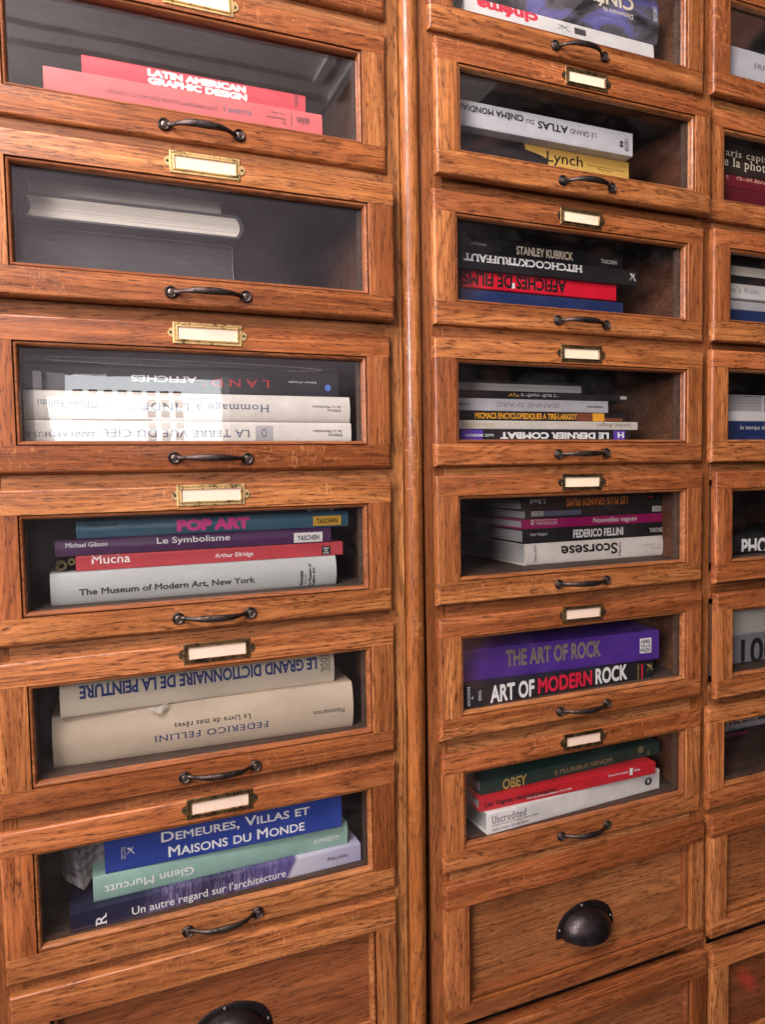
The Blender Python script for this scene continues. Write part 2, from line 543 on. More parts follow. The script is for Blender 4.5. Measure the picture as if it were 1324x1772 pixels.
def opposite_window():
    """The bright window across the room that the left column's panes mirror."""
    y = -2.60
    root = empty("room_window", (0.17, y, 0.0), 0, "bright window across the room, mirrored in the drawer glass", 'window')
    frame_m = plain("window_paint", (0.75, 0.73, 0.72), 0.5, 0.04, 8)
    bm = bmesh.new()
    for (xa, xb, za, zb) in ((-0.42, -0.385, -0.08, 0.455), (0.375, 0.41, -0.08, 0.455), (-0.42, 0.41, -0.08, -0.045)):
        add_box(bm, xa, xb, -0.03, 0.02, za, zb)
    add_box(bm, -0.3845, -0.295, -0.01, 0.01, 0.352, 0.452)  # added block, like the steps below, masking the lamp to shape its outline
    for i in range(8):
        add_box(bm, -0.3845, -0.372 + 0.0034 * i + 0.0007 * i * i, -0.01, 0.01, 0.3515 - 0.045 * (i + 1), 0.3513 - 0.045 * i)
    link_mesh("frame", bm, frame_m, root)
    bm = bmesh.new()
    for za, zb, xa, xb in ((0.352, 0.357, -0.28, 0.36), (0.302, 0.306, -0.30, 0.05), (0.252, 0.256, -0.27, 0.06), (0.247, 0.250, -0.1, 0.06), (0.200, 0.203, -0.25, 0.37), (0.150, 0.154, -0.23, 0.05)):
        add_box(bm, xa, xb, -0.002, 0.002, za, zb)
    link_mesh("balcony_line", bm, frame_m, root)
    cols = [plain("view_" + n, c, 0.8, 0.2, 30) for n, c in (("stone", (0.30, 0.20, 0.12)), ("brick", (0.34, 0.12, 0.08)), ("slate", (0.16, 0.16, 0.24)))]
    bm = bmesh.new()
    X0 = -0.17
    for i, px in enumerate((-0.077, -0.016, 0.047, 0.108, 0.169, 0.228, 0.287, 0.346)):
        add_box(bm, X0 + px - 0.019, X0 + px + 0.019, 0.0, 0.004, 0.362, 0.384, i % 2)
    for j, (za, zb) in enumerate(((0.312, 0.345), (0.264, 0.294), (0.212, 0.242), (0.160, 0.196), (0.110, 0.140))):
        for px in (0.230, 0.290, 0.350):
            add_box(bm, X0 + px - 0.018, X0 + px + 0.018, 0.0, 0.004, za, zb, (0, 1, 2, 1, 0)[j])
    link_mesh("house_opposite", bm, cols, root)


opposite_window()

# ------------------------------------------------------------------ drawer layout (metres; carcass face plane at y = RAIL_Y)
RAIL_Y = 0.0096
LX, RX, CX = (-0.0866, 0.2835), (0.4023, 0.7729), (0.8400, 1.2106)
# key: (opening top z, opening bottom z, dx, dy)
GLAZED = {
    'L0': (0.6520, 0.5467, 0.0020, 0.0020),
    'L1': (0.4787, 0.3741, 0.0020, 0.0040), 'L2': (0.3041, 0.2006, 0.0018, -0.0077), 'L3': (0.1319, 0.0287, 0.0003, 0.0016),
    'L4': (-0.0394, -0.1421, -0.0015, 0.0003), 'L5': (-0.2108, -0.3170, -0.0002, 0.0027), 'L6': (-0.3824, -0.4883, -0.0023, 0.0026),
    'R1': (0.6560, 0.5490, -0.0020, 0.0020), 'R2': (0.4804, 0.3766, -0.0005, -0.0106), 'R3': (0.3111, 0.2029, 0.0005, 0.0026),
    'R4': (0.1346, 0.0303, -0.0016, 0.0000), 'R5': (-0.0343, -0.1419, -0.0021, -0.0010), 'R6': (-0.2115, -0.3140, 0.0000, 0.0005),
    'R7': (-0.3874, -0.4888, 0.0038, 0.0049),
    'C1': (0.6560, 0.5490, 0.0005, -0.0050), 'C2': (0.4795, 0.3760, -0.0035, 0.0010), 'C3': (0.3085, 0.2035, 0.0015, -0.0075),
    'C4': (0.1385, 0.0300, 0.0000, -0.0070), 'C5': (-0.0362, -0.1450, 0.0000, -0.0160), 'C6': (-0.2130, -0.3155, 0.0008, -0.0180),
    'C7': (-0.3850, -0.4870, 0.0025, -0.0030),
}
MARGIN = {'L2': (.0300, .0325, .0255, .0285), 'C2': (.0275, .0295, .0255, .0285)}
# solid-panel drawers: (outer x0, x1, z0, z1, panel x0, x1, z0, z1, dy)
PANEL = {
    'L7': (-0.1161, 0.3083, -0.7240, -0.5263, -0.0800, 0.2827, -0.6900, -0.5602, 0.0),
    'R8': (0.3758, 0.8095, -0.7178, -0.5290, 0.4092, 0.7833, -0.6942, -0.5617, 0.0),
    'R9': (0.3770, 0.8120, -0.9200, -0.7335, 0.4105, 0.7830, -0.8950, -0.7660, -0.004),
    'C8': (0.8190, 1.2500, -0.7150, -0.5280, 0.8500, 1.2180, -0.6890, -0.5600, -0.004),
    'C9': (0.8200, 1.2500, -0.9200, -0.7340, 0.8530, 1.2180, -0.8950, -0.7630, -0.006),
}


def colx(k):
    return {'L': LX, 'R': RX, 'C': CX}[k[0]]


# ------------------------------------------------------------------ cabinets
def build_cabinet(col_keys, name, label, x_left, x_right, columns):
    root = empty(name, ((x_left + x_right) / 2, 0.2, -1.0), 0, label, 'cabinet')
    off = -Vector(root.location)

    def put(nm, bm, mt, smooth=False):
        bmesh.ops.translate(bm, verts=bm.verts, vec=off)
        return link_mesh(nm, bm, mt, root, smooth)
    return root, put


left_cab, putL = build_cabinet('L', "drawer_cabinet", "left oak drawer cabinet with a half-round post down its right edge", -0.20, 0.352, ('L',))
right_cab, putR = build_cabinet('RC', "drawer_cabinet", "right oak drawer cabinet with two columns of drawers beyond the dark gap", 0.361, 1.32, ('R', 'C'))
ZTOP, ZBOT, YB = 0.80, -1.0, 0.40


def column_frame(put, keys, x0, x1, xr0, xr1):
    """Rails and dust boards between the drawers of one column. x0..x1 opening, xr0..xr1 rail ends."""
    lv = []
    for k in keys:
        if k in GLAZED:
            zt, zb = GLAZED[k][:2]
            lv.append((zt + 0.0125, zb - 0.0150))
        else:
            p = PANEL[k]
            lv.append((p[3] - 0.012, p[2] + 0.012))
    for i in range(len(lv) - 1):
        hi, lo = lv[i][1], lv[i + 1][0]
        both = keys[i] in PANEL and keys[i + 1] in PANEL
        yf = RAIL_Y + (0.022 if both else 0.0)
        put("rail", board(xr0, xr1, yf, 0.05, lo, hi, tiny=0.0004), oak_carcass_h)
        bm = bmesh.new()
        zc = (hi + lo) / 2
        add_box(bm, x0 - 0.016, x1 + 0.016, 0.0502, YB - 0.006, zc - 0.004, zc + 0.004)
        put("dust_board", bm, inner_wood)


Lk = ['L0', 'L1', 'L2', 'L3', 'L4', 'L5', 'L6', 'L7']
Rk = ['R1', 'R2', 'R3', 'R4', 'R5', 'R6', 'R7', 'R8', 'R9']
Ck = ['C1', 'C2', 'C3', 'C4', 'C5', 'C6', 'C7', 'C8', 'C9']
column_frame(putL, Lk, LX[0], LX[1], LX[0] - 0.0155, LX[1] + 0.0265)
column_frame(putR, Rk, RX[0], RX[1], RX[0] - 0.0155, RX[1] + 0.0155)
column_frame(putR, Ck, CX[0], CX[1], CX[0] - 0.0155, CX[1] + 0.0155)


def bead_x(z):
    pts = ((-1.0, -0.0095), (-0.65, -0.0066), (-0.28, -0.0022), (-0.08, -0.0018), (0.13, 0.0), (0.8, 0.0006))
    for (a, xa), (b, xb) in zip(pts[:-1], pts[1:]):
        if z <= b:
            return xa + (xb - xa) * (z - a) / (b - a)
    return pts[-1][1]


# left cabinet uprights: both follow the slight lean of the post
def leaning_stile():
    bm = bmesh.new()
    zs = [ZBOT + (ZTOP - ZBOT) * k / 12 for k in range(13)]
    rings = []
    for z in zs:
        xe = 0.3322 + bead_x(z)
        rings.append([bm.verts.new(p) for p in ((0.3102, RAIL_Y + 0.0004, z), (xe, RAIL_Y + 0.0004, z), (xe, 0.05, z), (0.3102, 0.05, z))])
    for a, b in zip(rings[:-1], rings[1:]):
        for i in range(4):
            j = (i + 1) % 4
            bm.faces.new((a[i], a[j], b[j], b[i]))
    bm.faces.new(rings[0][::-1])
    bm.faces.new(rings[-1])
    return bm


putL("right_stile", leaning_stile(), oak_carcass_v)
putL("left_stile", board(-0.20, LX[0] - 0.0157, RAIL_Y, 0.05, ZBOT, ZTOP), oak_carcass_v)


def half_round():
    bm = bmesh.new()
    zs = [ZBOT + (ZTOP - ZBOT) * k / 16 for k in range(17)]
    r, rings = 0.0119, []
    for z in zs:
        xc = 0.3459 + bead_x(z)
        pr = [(xc - r, 0.05), (xc - r, 0.0135)] + [(xc - r * math.cos(math.pi * k / 14), 0.0122 - r * math.sin(math.pi * k / 14)) for k in range(15)] + [(xc + r, 0.0135), (xc + r, 0.05)]
        rings.append([bm.verts.new((x, y, z)) for x, y in pr])
    for a, b in zip(rings[:-1], rings[1:]):
        for i in range(len(a)):
            j = (i + 1) % len(a)
            bm.faces.new((a[i], a[j], b[j], b[i]))
    bm.faces.new(rings[0][::-1])
    bm.faces.new(rings[-1])
    return bm


putL("half_round_post", half_round(), oak_post, True)


def slab(x0, x1, y0, y1, z0, z1):
    bm = bmesh.new()
    add_box(bm, x0, x1, y0, y1, z0, z1)
    return bm


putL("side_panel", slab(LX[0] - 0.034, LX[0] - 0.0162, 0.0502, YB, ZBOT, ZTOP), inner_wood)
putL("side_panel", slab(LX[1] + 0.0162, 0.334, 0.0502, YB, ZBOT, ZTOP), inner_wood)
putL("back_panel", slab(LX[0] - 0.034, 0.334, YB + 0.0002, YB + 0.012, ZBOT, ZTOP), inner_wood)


def tapered_stile():
    bm = bmesh.new()
    rings = []
    for z, xl in ((ZBOT, 0.3612), (-0.65, 0.3606), (-0.28, 0.3598), (-0.08, 0.3588), (0.15, 0.3584), (ZTOP, 0.3584)):
        rings.append([bm.verts.new(p) for p in ((xl, RAIL_Y + 0.0003, z), (RX[0] - 0.0157, RAIL_Y + 0.0003, z), (RX[0] - 0.0157, 0.05, z), (xl, 0.05, z))])
    for a, b in zip(rings[:-1], rings[1:]):
        for i in range(4):
            j = (i + 1) % 4
            bm.faces.new((a[i], a[j], b[j], b[i]))
    bm.faces.new(rings[0][::-1])
    bm.faces.new(rings[-1])
    return bm


putR("left_stile", tapered_stile(), oak_carcass_v)
putR("divider", board(RX[1] + 0.0157, CX[0] - 0.0157, RAIL_Y + 0.0012, 0.05, ZBOT, ZTOP), oak_carcass_v)
putR("right_stile", board(CX[1] + 0.0157, 1.32, RAIL_Y, 0.05, ZBOT, ZTOP), oak_carcass_v)
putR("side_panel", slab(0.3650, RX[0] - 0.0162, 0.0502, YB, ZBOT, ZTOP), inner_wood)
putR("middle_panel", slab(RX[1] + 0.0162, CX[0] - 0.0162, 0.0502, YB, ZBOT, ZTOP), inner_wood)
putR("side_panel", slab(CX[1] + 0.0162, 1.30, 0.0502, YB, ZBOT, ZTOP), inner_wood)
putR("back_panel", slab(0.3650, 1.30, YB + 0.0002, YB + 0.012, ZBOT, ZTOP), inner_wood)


# ------------------------------------------------------------------ drawer hardware
def bar_pull(parent, cx, cz):
    bm = bmesh.new()
    h = 0.0387
    for s in (-1, 1):
        lathe_y(bm, cx + s * h, cz, ((0.0, 0.0002), (0.0064, 0.0002), (0.0066, -0.0014), (0.0062, -0.0026), (0.0054, -0.0032), (0.0043, -0.0022), (0.0, -0.0020)), 22)
    P, R = [], []
    path = ((-0.0350, -0.0022, .0030), (-0.0315, -0.0040, .0027), (-0.0280, -0.0072, .0025), (-0.0240, -0.0105, .0028), (-0.0170, -0.0138, .0036), (-0.0085, -0.0155, .0042), (0, -0.0160, .0044))
    full = list(path) + [(-x, y, r) for x, y, r in path[-2::-1]]
    wear = random.uniform(0.94, 1.04)
    sag = random.uniform(-0.0008, 0.0008)
    for x, y, r in full:
        P.append((cx + x, y * random.uniform(0.98, 1.02), cz + sag * (1 - (x / 0.036) ** 2)))
        R.append(r * wear * 0.9)
    tube(bm, P, R, 14, (0.72, 1.0))
    tilt = Matrix.Translation((cx, 0, cz)) @ Matrix.Rotation(random.uniform(-0.02, 0.02), 4, 'Y') @ Matrix.Translation((-cx, 0, -cz))
    bm.transform(tilt)
    pull = link_mesh("pull", bm, iron, parent, True)
    for s in (-1, 1):
        bs = bmesh.new()
        lathe_y(bs, cx + s * h, cz, ((0.0, -0.0031), (0.0024, -0.0030), (0.0032, -0.0025), (0.0033, -0.0018)), 14)
        a = random.uniform(0, math.pi)
        vs, fs = add_box(bs, -0.0030, 0.0030, -0.00325, -0.0027, -0.00035, 0.00035, 1)
        bmesh.ops.rotate(bs, verts=vs, cent=(0, 0, 0), matrix=Matrix.Rotation(a, 3, 'Y'))
        bmesh.ops.translate(bs, verts=vs, vec=(cx + s * h, 0, cz))
        bs.transform(tilt)
        link_mesh("screw", bs, [steel, dark_hole], pull, True)


def label_holder(parent, cx, cz, w, h, metal, card):
    bm = bmesh.new()
    x0, x1, z0, z1 = cx - w / 2, cx + w / 2, cz - h / 2, cz + h / 2
    ring_sweep(bm, x0, x1, z0, z1, ((0.0, 0.0002), (0.0, -0.0010), (0.0004, -0.0013), (0.0021, -0.0013), (0.0024, -0.0006), (0.0028, -0.0006), (0.0032, -0.0019), (0.0044, -0.0021), (0.0049, -0.0014), (0.0050, 0.0002)))
    for s, xe in ((-1, x0), (1, x1)):
        n = 12
        outer = []
        for y in (0.0002, -0.0010):
            outer.append([bm.verts.new((xe + s * 0.0054 * math.sin(math.pi * k / n), y, cz + 0.0052 * math.cos(math.pi * k / n))) for k in range(n + 1)])
        for k in range(n):
            bm.faces.new((outer[0][k], outer[0][k + 1], outer[1][k + 1], outer[1][k]))
        bm.faces.new(outer[1])
        lathe_y(bm, xe + s * 0.0022, cz, ((0.0, -0.0012), (0.0014, -0.00115), (0.0015, -0.0009)), 12, 1)
    tilt = Matrix.Translation((cx, 0, cz)) @ Matrix.Rotation(random.uniform(-0.012, 0.012), 4, 'Y') @ Matrix.Translation((-cx, 0, -cz))
    bm.transform(tilt)
    hold = link_mesh("label_holder", bm, [metal, dark_hole], parent, False)
    bc = bmesh.new()
    add_box(bc, x0 + 0.0046, x1 - 0.0046, -0.0004, 0.0001, z0 + 0.0046, z1 - 0.0046)
    bc.transform(tilt)
    link_mesh("card", bc, card, hold)


def cup_pull(parent, cx, cz, dy=0.0):
    """Half-dome cup pull; cz is the level of its flat lower edge."""
    bm = bmesh.new()
    A, H, n = 0.0488, 0.0385, 36
    a, b, c = 0.0405, 0.0305, 0.0275
    rows = []
    # flange: thin half plate between the outer and the inner arch
    def arch(rx, rz, y, drop):
        return [bm.verts.new((cx + rx * math.cos(math.pi * k / n), y, cz - drop * (abs(math.cos(math.pi * k / n)) ** 10) + rz * max(0.0, math.sin(math.pi * k / n)) ** 0.9)) for k in range(n + 1)]
    l = [arch(A, H, 0.0003, 0.004), arch(A, H, -0.0012, 0.004), arch(A - 0.001, H - 0.001, -0.0018, 0.004), arch(a + 0.0005, b + 0.0005, -0.0018, 0.004)]
    m = 12
    for j in range(m + 1):
        psi = math.radians(108) * j / m
        row = []
        for k in range(n + 1):
            ph = math.pi * k / n
            s = math.sin(ph)
            row.append(bm.verts.new((cx + a * math.cos(ph) * (1 - 0.03 * j / m), -0.0019 - c * s * math.sin(psi), cz - 0.004 * (abs(math.cos(ph)) ** 10) + b * s * math.cos(psi) * (1.0 if psi < math.pi / 2 else 0.9))))
        l.append(row)
    for r0, r1 in zip(l[:-1], l[1:]):
        for k in range(n):
            bm.faces.new((r0[k], r0[k + 1], r1[k + 1], r1[k]))
    # inner lining so that the shell has thickness
    lin = []
    for j in range(m + 1):
        psi = math.radians(108) * (m - j) / m
        lin.append([bm.verts.new((v.co.x + (cx - v.co.x) * 0.045, v.co.y * 0.93, v.co.z + (cz - v.co.z) * 0.045)) for v in l[4 + m - j]])
    for r0, r1 in zip([l[-1]] + lin[:-1], lin):
        for k in range(n):
            bm.faces.new((r0[k], r0[k + 1], r1[k + 1], r1[k]))
    bmesh.ops.remove_doubles(bm, verts=bm.verts, dist=0.00002)
    bmesh.ops.recalc_face_normals(bm, faces=bm.faces)
    bmesh.ops.translate(bm, verts=bm.verts, vec=(0, dy, 0))
    cup = link_mesh("cup_pull", bm, bronze, parent, True)
    for ang in (12, 90 + 8, 168):
        t = math.radians(ang)
        px, pz = cx + (A - 0.0042) * math.cos(t), cz + (H - 0.0042) * math.sin(t) + 0.001
        bp = bmesh.new()
        lathe_y(bp, px, pz, ((0.0, -0.0034), (0.0012, -0.0031), (0.0017, -0.0018)), 12)
        bmesh.ops.translate(bp, verts=bp.verts, vec=(0, dy, 0))
        link_mesh("pin", bp, pin_steel, cup, True)


# ------------------------------------------------------------------ drawers
def glazed_drawer(k, label):
    zt, zb, dx, dy = GLAZED[k]
    ml, mr, mt, mb = MARGIN.get(k, (.0300, .0298, .0252, .0285))
    ox0, ox1 = colx(k)[0] + dx, colx(k)[1] + dx
    ocx, ocz = (ox0 + ox1) / 2, zb - mb
    root = empty("glazed_drawer", (ocx, dy, ocz), 0, label, 'drawer', 'glass fronted drawers of the cabinets')
    x0, x1 = ox0 - ocx, ox1 - ocx
    t, b = zt - ocz, zb - ocz
    T = 0.0094
    J = 0.00018
    rt, rb = (0.0032, 0.0062) if k[0] == 'L' else (0.0036, 0.0055)
    link_mesh("top_rail", board(x0 - ml, x1 + mr, 0, T, t, t + mt, ('top', 'left', 'right'), rt), oak_h, root, True)
    link_mesh("bottom_rail", board(x0 - ml, x1 + mr, 0, T, 0, b, ('bottom', 'left', 'right'), rb, 4), oak_h, root, True)
    link_mesh("stile", board(x0 - ml, x0, 0, T, b + J, t - J, ('left',), 0.0042), oak_v, root, True)
    link_mesh("stile", board(x1, x1 + mr, 0, T, b + J, t - J, ('right',), 0.0042), oak_v, root, True)
    bm = bmesh.new()
    ring_sweep(bm, x0, x1, b, t, ((0.0003, 0.0092), (0.0004, 0.0036), (0.0008, 0.0022), (0.0015, 0.0016), (0.0025, 0.0017), (0.0036, 0.0026), (0.0045, 0.0042), (0.0050, 0.0064), (0.0052, 0.0096)))
    link_mesh("glazing_bead", bm, oak_bead_h, root, True)
    bm = bmesh.new()
    add_box(bm, x0 + 0.001, x1 - 0.001, 0.0098, 0.0128, b + 0.001, t - 0.001)
    link_mesh("glass_pane", bm, glass, root)
    # tray behind the front
    bm = bmesh.new()
    for xa, xb in ((x0 - 0.0060, x0 + 0.0062), (x1 - 0.0072, x1 + 0.0060)):
        add_box(bm, xa, xb, 0.0131, 0.0218, b + 0.0052, t + 0.0006)
    add_box(bm, x0 - 0.0060, x1 + 0.0060, 0.0131, 0.0219, t + 0.0008, t + 0.009)
    fz = b + 0.005
    D = 0.345
    add_box(bm, x0 - 0.0122, x1 + 0.0122, 0.0132, D, fz - 0.007, fz)
    add_box(bm, x0 - 0.0060, x1 + 0.0060, D - 0.008, D, fz + 0.0001, t - 0.004)
    tray = link_mesh("tray", bm, tray_wood, root)
    for xa, xb in ((x0 - 0.0122, x0 - 0.0062), (x1 + 0.0062, x1 + 0.0122)):
        bm = bmesh.new()
        add_box(bm, xa, xb, 0.0098, D, fz + 0.0001, t + 0.004)
        link_mesh("tray_side", bm, side_wood, tray)
    bright = k in ('L0', 'L1', 'L2', 'L3', 'L4')
    if k[0] == 'L':
        label_holder(root, 0.0030, t + 0.0158 - 0.0008, 0.0722, 0.0224, brass if bright else old_brass, card_pink)
    else:
        label_holder(root, 0.0006, t + 0.0130, 0.0655, 0.0222, old_brass, card_cream if k in ('R2', 'R3', 'R4', 'R5', 'C2', 'C3', 'C4', 'C5') else card_pink)
    bar_pull(root, 0.0025 if k[0] == 'L' else 0.0015, b - 0.0138)
    return root


def panel_drawer(k, label):
    ox0, ox1, oz0, oz1, px0, px1, pz0, pz1, dy = PANEL[k]
    cx = (ox0 + ox1) / 2
    root = empty("panel_drawer", (cx, dy, oz0), 0, label, 'drawer', 'solid fronted drawers of the cabinets')
    x0, x1, a0, a1 = ox0 - cx, ox1 - cx, px0 - cx, px1 - cx
    h, b, t = oz1 - oz0, pz0 - oz0, pz1 - oz0
    T, J = 0.0175, 0.00018
    link_mesh("top_rail", board(x0, x1, 0, T, t, h, ('top', 'left', 'right'), 0.0030), oak_h, root, True)
    link_mesh("bottom_rail", board(x0, x1, 0, T, 0, b, ('bottom', 'left', 'right'), 0.0026), oak_h, root, True)
    link_mesh("stile", board(x0, a0, 0, T, b + J, t - J, ('left',), 0.0030), oak_v, root, True)
    link_mesh("stile", board(a1, x1, 0, T, b + J, t - J, ('right',), 0.0030), oak_v, root, True)
    bm = bmesh.new()
    ring_sweep(bm, a0, a1, b, t, ((0.0004, 0.0150), (0.0008, 0.0095), (0.0018, 0.0066), (0.0036, 0.0054), (0.0054, 0.0060), (0.0070, 0.0082), (0.0078, 0.0112), (0.0080, 0.0150)))
    link_mesh("panel_bead", bm, oak_bead_h, root, True)
    link_mesh("panel", board(a0 + 0.0002, a1 - 0.0002, 0.0142, 0.0172, b + 0.0002, t - 0.0002, tiny=0), red_patch_panel if k == 'C9' else oak_panel, root)
    bm = bmesh.new()
    add_box(bm, a0 - 0.01, a1 + 0.01, T + 0.0002, 0.345, 0.014, h - 0.016)
    link_mesh("tray", bm, tray_wood, root)
    if k in ('L7', 'R8', 'R9', 'C8', 'C9'):
        zc = {'L7': -0.6460, 'R8': -0.6495}.get(k, oz0 + 0.080) - oz0
        cup_pull(root, {'L7': 0.1045 - cx, 'R8': 0.6005 - cx}.get(k, 0.0), zc, 0.0142)
    return root


DRAWER_LABELS = {
    'L0': "glass fronted oak drawer above the pink books, only its bottom rail in sight",
    'L1': "glass fronted oak drawer holding two pink books behind a hazy reflection",
    'L2': "glass fronted oak drawer holding a pale book with its page edges outwards",
    'L3': "glass fronted oak drawer with a bright window reflected over cream and black books",
    'L4': "glass fronted oak drawer with bright brass holder, over turquoise, purple, red and grey books",
    'L5': "glass fronted oak drawer holding two thick cream books with upside-down navy titles",
    'L6': "glass fronted oak drawer holding a blue, a mint green and a dark purple book",
    'R1': "glass fronted oak drawer at the top edge with red lettering on a white book",
    'R2': "glass fronted oak drawer standing proud, holding a silver white and a yellow book",
    'R3': "glass fronted oak drawer holding black, red and navy film books",
    'R4': "glass fronted oak drawer holding a stack of thin black and white books",
    'R5': "glass fronted oak drawer holding a stack with a magenta book and grey page ends",
    'R6': "glass fronted oak drawer holding a purple book on a black book",
    'R7': "glass fronted oak drawer holding green, red and white books above the cup pull",
    'C1': "glass fronted oak drawer at the right edge holding one big white book",
    'C2': "glass fronted oak drawer at the right edge holding dark brown and red books",
    'C3': "glass fronted oak drawer at the right edge with banded white, grey and navy books",
    'C4': "glass fronted oak drawer at the right edge with loose grey papers over a navy book",
    'C5': "glass fronted oak drawer at the right edge with big white letters on a black book",
    'C6': "glass fronted oak drawer at the right edge with black digits on a grey book",
    'C7': "glass fronted oak drawer at the right edge, nearly empty, thin books at its back",
    'L7': "solid fronted oak drawer at the bottom left whose cup pull is cut by the frame",
    'R8': "solid fronted oak drawer with the whole dark cup pull in sight",
    'R9': "solid fronted oak drawer at the bottom edge under the whole cup pull",
    'C8': "solid fronted oak drawer at the right edge under the nearly empty glazed drawer",
    'C9': "solid fronted oak drawer in the bottom right corner",
}
DRAWERS = {}
for k in GLAZED:
    DRAWERS[k] = glazed_drawer(k, DRAWER_LABELS[k])
for k in PANEL:
    DRAWERS[k] = panel_drawer(k, DRAWER_LABELS[k])

# ------------------------------------------------------------------ book colours
INK = {
    'white': (0.82, 0.80, 0.78), 'ink': (0.012, 0.012, 0.014), 'dkgrey': (0.06, 0.055, 0.06), 'slate': (0.10, 0.12, 0.19), 'ltgrey': (0.62, 0.61, 0.60),
    'midgrey': (0.27, 0.26, 0.27), 'red': (0.55, 0.03, 0.04), 'redt': (0.70, 0.015, 0.05), 'blue': (0.10, 0.19, 0.62), 'pink': (0.80, 0.07, 0.30),
    'yellow': (0.80, 0.46, 0.05), 'navy': (0.012, 0.035, 0.16), 'blueink': (0.045, 0.06, 0.17), 'cream': (0.80, 0.70, 0.52), 'purple': (0.12, 0.05, 0.42),
    'brown': (0.22, 0.13, 0.08), 'gold': (0.50, 0.36, 0.10), 'dullgold': (0.26, 0.21, 0.09), 'rust': (0.20, 0.055, 0.025), 'orange': (0.78, 0.36, 0.03),
    'orangered': (0.72, 0.20, 0.02), 'pale': (0.75, 0.62, 0.64), 'plum': (0.14, 0.015, 0.10), 'olive': (0.20, 0.165, 0.115), 'salmon': (0.72, 0.36, 0.28),
    'emblem': (0.40, 0.38, 0.38), 'plumred': (0.40, 0.02, 0.12),
}
_ink = {}


def ink(c):
    if c not in _ink:
        _ink[c] = plain("print_" + c, INK[c], 0.4, 0.05, 90)
    return _ink[c]


def page_mat(name, col, dk, axis_scale):
    m, nt, b = new_mat(name)
    v, rnd, tc = seeded_coord(nt)
    n = noise(nt, v, axis_scale, 3, 0.7)
    nt.links.new(ramp(nt, n, ((0.3, dk), (0.6, col))), b.inputs['Base Color'])
    b.inputs['Roughness'].default_value = 0.8
    bp = N(nt, 'ShaderNodeBump')
    bp.inputs['Strength'].default_value = 0.5
    bp.inputs['Distance'].default_value = 0.0006
    nt.links.new(n, bp.inputs['Height'])
    nt.links.new(bp.outputs[0], b.inputs['Normal'])
    return m


pages = page_mat("page_edges", (0.66, 0.62, 0.56), (0.40, 0.37, 0.33), (4, 4, 2600))
pages_grey = page_mat("grey_page_edges", (0.50, 0.48, 0.47), (0.24, 0.23, 0.23), (4, 4, 2200))
pages_cream = page_mat("cream_page_edges", (0.84, 0.78, 0.67), (0.54, 0.48, 0.39), (3, 3, 800))


def art_mat(name, stops, scale, rough=0.25, coat=0.3, distort=1.5):
    m, nt, b = new_mat(name)
    v, rnd, tc = seeded_coord(nt)
    n = noise(nt, tc.outputs['Object'], scale, 4, 0.6, distort)
    nt.links.new(ramp(nt, n, stops), b.inputs['Base Color'])
    b.inputs['Roughness'].default_value = rough
    b.inputs['Coat Weight'].default_value = coat
    return m


def arch_spine():
    m, nt, b = new_mat("printed_architecture_photo")
    tc = N(nt, 'ShaderNodeTexCoord')
    sep = N(nt, 'ShaderNodeSeparateXYZ')
    nt.links.new(tc.outputs['Object'], sep.inputs[0])
    skew = math_node(nt, 'ADD', sep.outputs['X'], math_node(nt, 'MULTIPLY', sep.outputs['Z'], -0.55))
    pos = math_node(nt, 'MULTIPLY', skew, 1 / 0.34)
    base = ramp(nt, pos, ((0.0, (0.010, 0.011, 0.035)), (0.17, (0.014, 0.014, 0.05)), (0.27, (0.035, 0.025, 0.09)), (0.42, (0.022, 0.018, 0.06)), (0.55, (0.07, 0.05, 0.17)),
                          (0.685, (0.09, 0.07, 0.24)), (0.70, (0.60, 0.58, 0.66)), (1.0, (0.36, 0.34, 0.52))))
    st = noise(nt, tc.outputs['Object'], (300, 60, 40), 3, 0.6, 1.6)
    zone = ramp(nt, pos, ((0.18, 0.0), (0.28, 0.8), (0.38, 0.25), (0.5, 0.7), (0.64, 0.5), (0.69, 0.0)))
    f = math_node(nt, 'MULTIPLY', ramp(nt, st, ((0.45, 0.0), (0.7, 1.0))), zone)
    base = mixc(nt, f, base, (0.42, 0.35, 0.58))
    nt.links.new(base, b.inputs['Base Color'])
    b.inputs['Roughness'].default_value = 0.35
    b.inputs['Coat Weight'].default_value = 0.2
    return m


def cloth_mat(name, col, spots=0.0):
    m, nt, b = new_mat(name)
    v, rnd, tc = seeded_coord(nt)
    weave = math_node(nt, 'MULTIPLY', noise(nt, v, (1500, 300, 300), 2), noise(nt, v, (300, 300, 1500), 2))
    big = noise(nt, v, (14, 14, 30), 4, 0.6)
    c = ramp(nt, big, ((0.3, tuple(x * 0.86 for x in col)), (0.7, tuple(min(1, x * 1.08) for x in col))))
    c = mixc(nt, ramp(nt, weave, ((0.15, 0.25), (0.35, 0.0))), c, tuple(x * 0.7 for x in col))
    if spots:
        sp = ramp(nt, noise(nt, v, (60, 60, 130), 2, 0.5), ((0.70, 0.0), (0.76, spots)))
        c = mixc(nt, sp, c, (0.30, 0.24, 0.18))
    nt.links.new(c, b.inputs['Base Color'])
    b.inputs['Roughness'].default_value = 0.75
    bp = N(nt, 'ShaderNodeBump')
    bp.inputs['Strength'].default_value = 0.15
    bp.inputs['Distance'].default_value = 0.0005
    nt.links.new(weave, bp.inputs['Height'])
    nt.links.new(bp.outputs[0], b.inputs['Normal'])
    return m


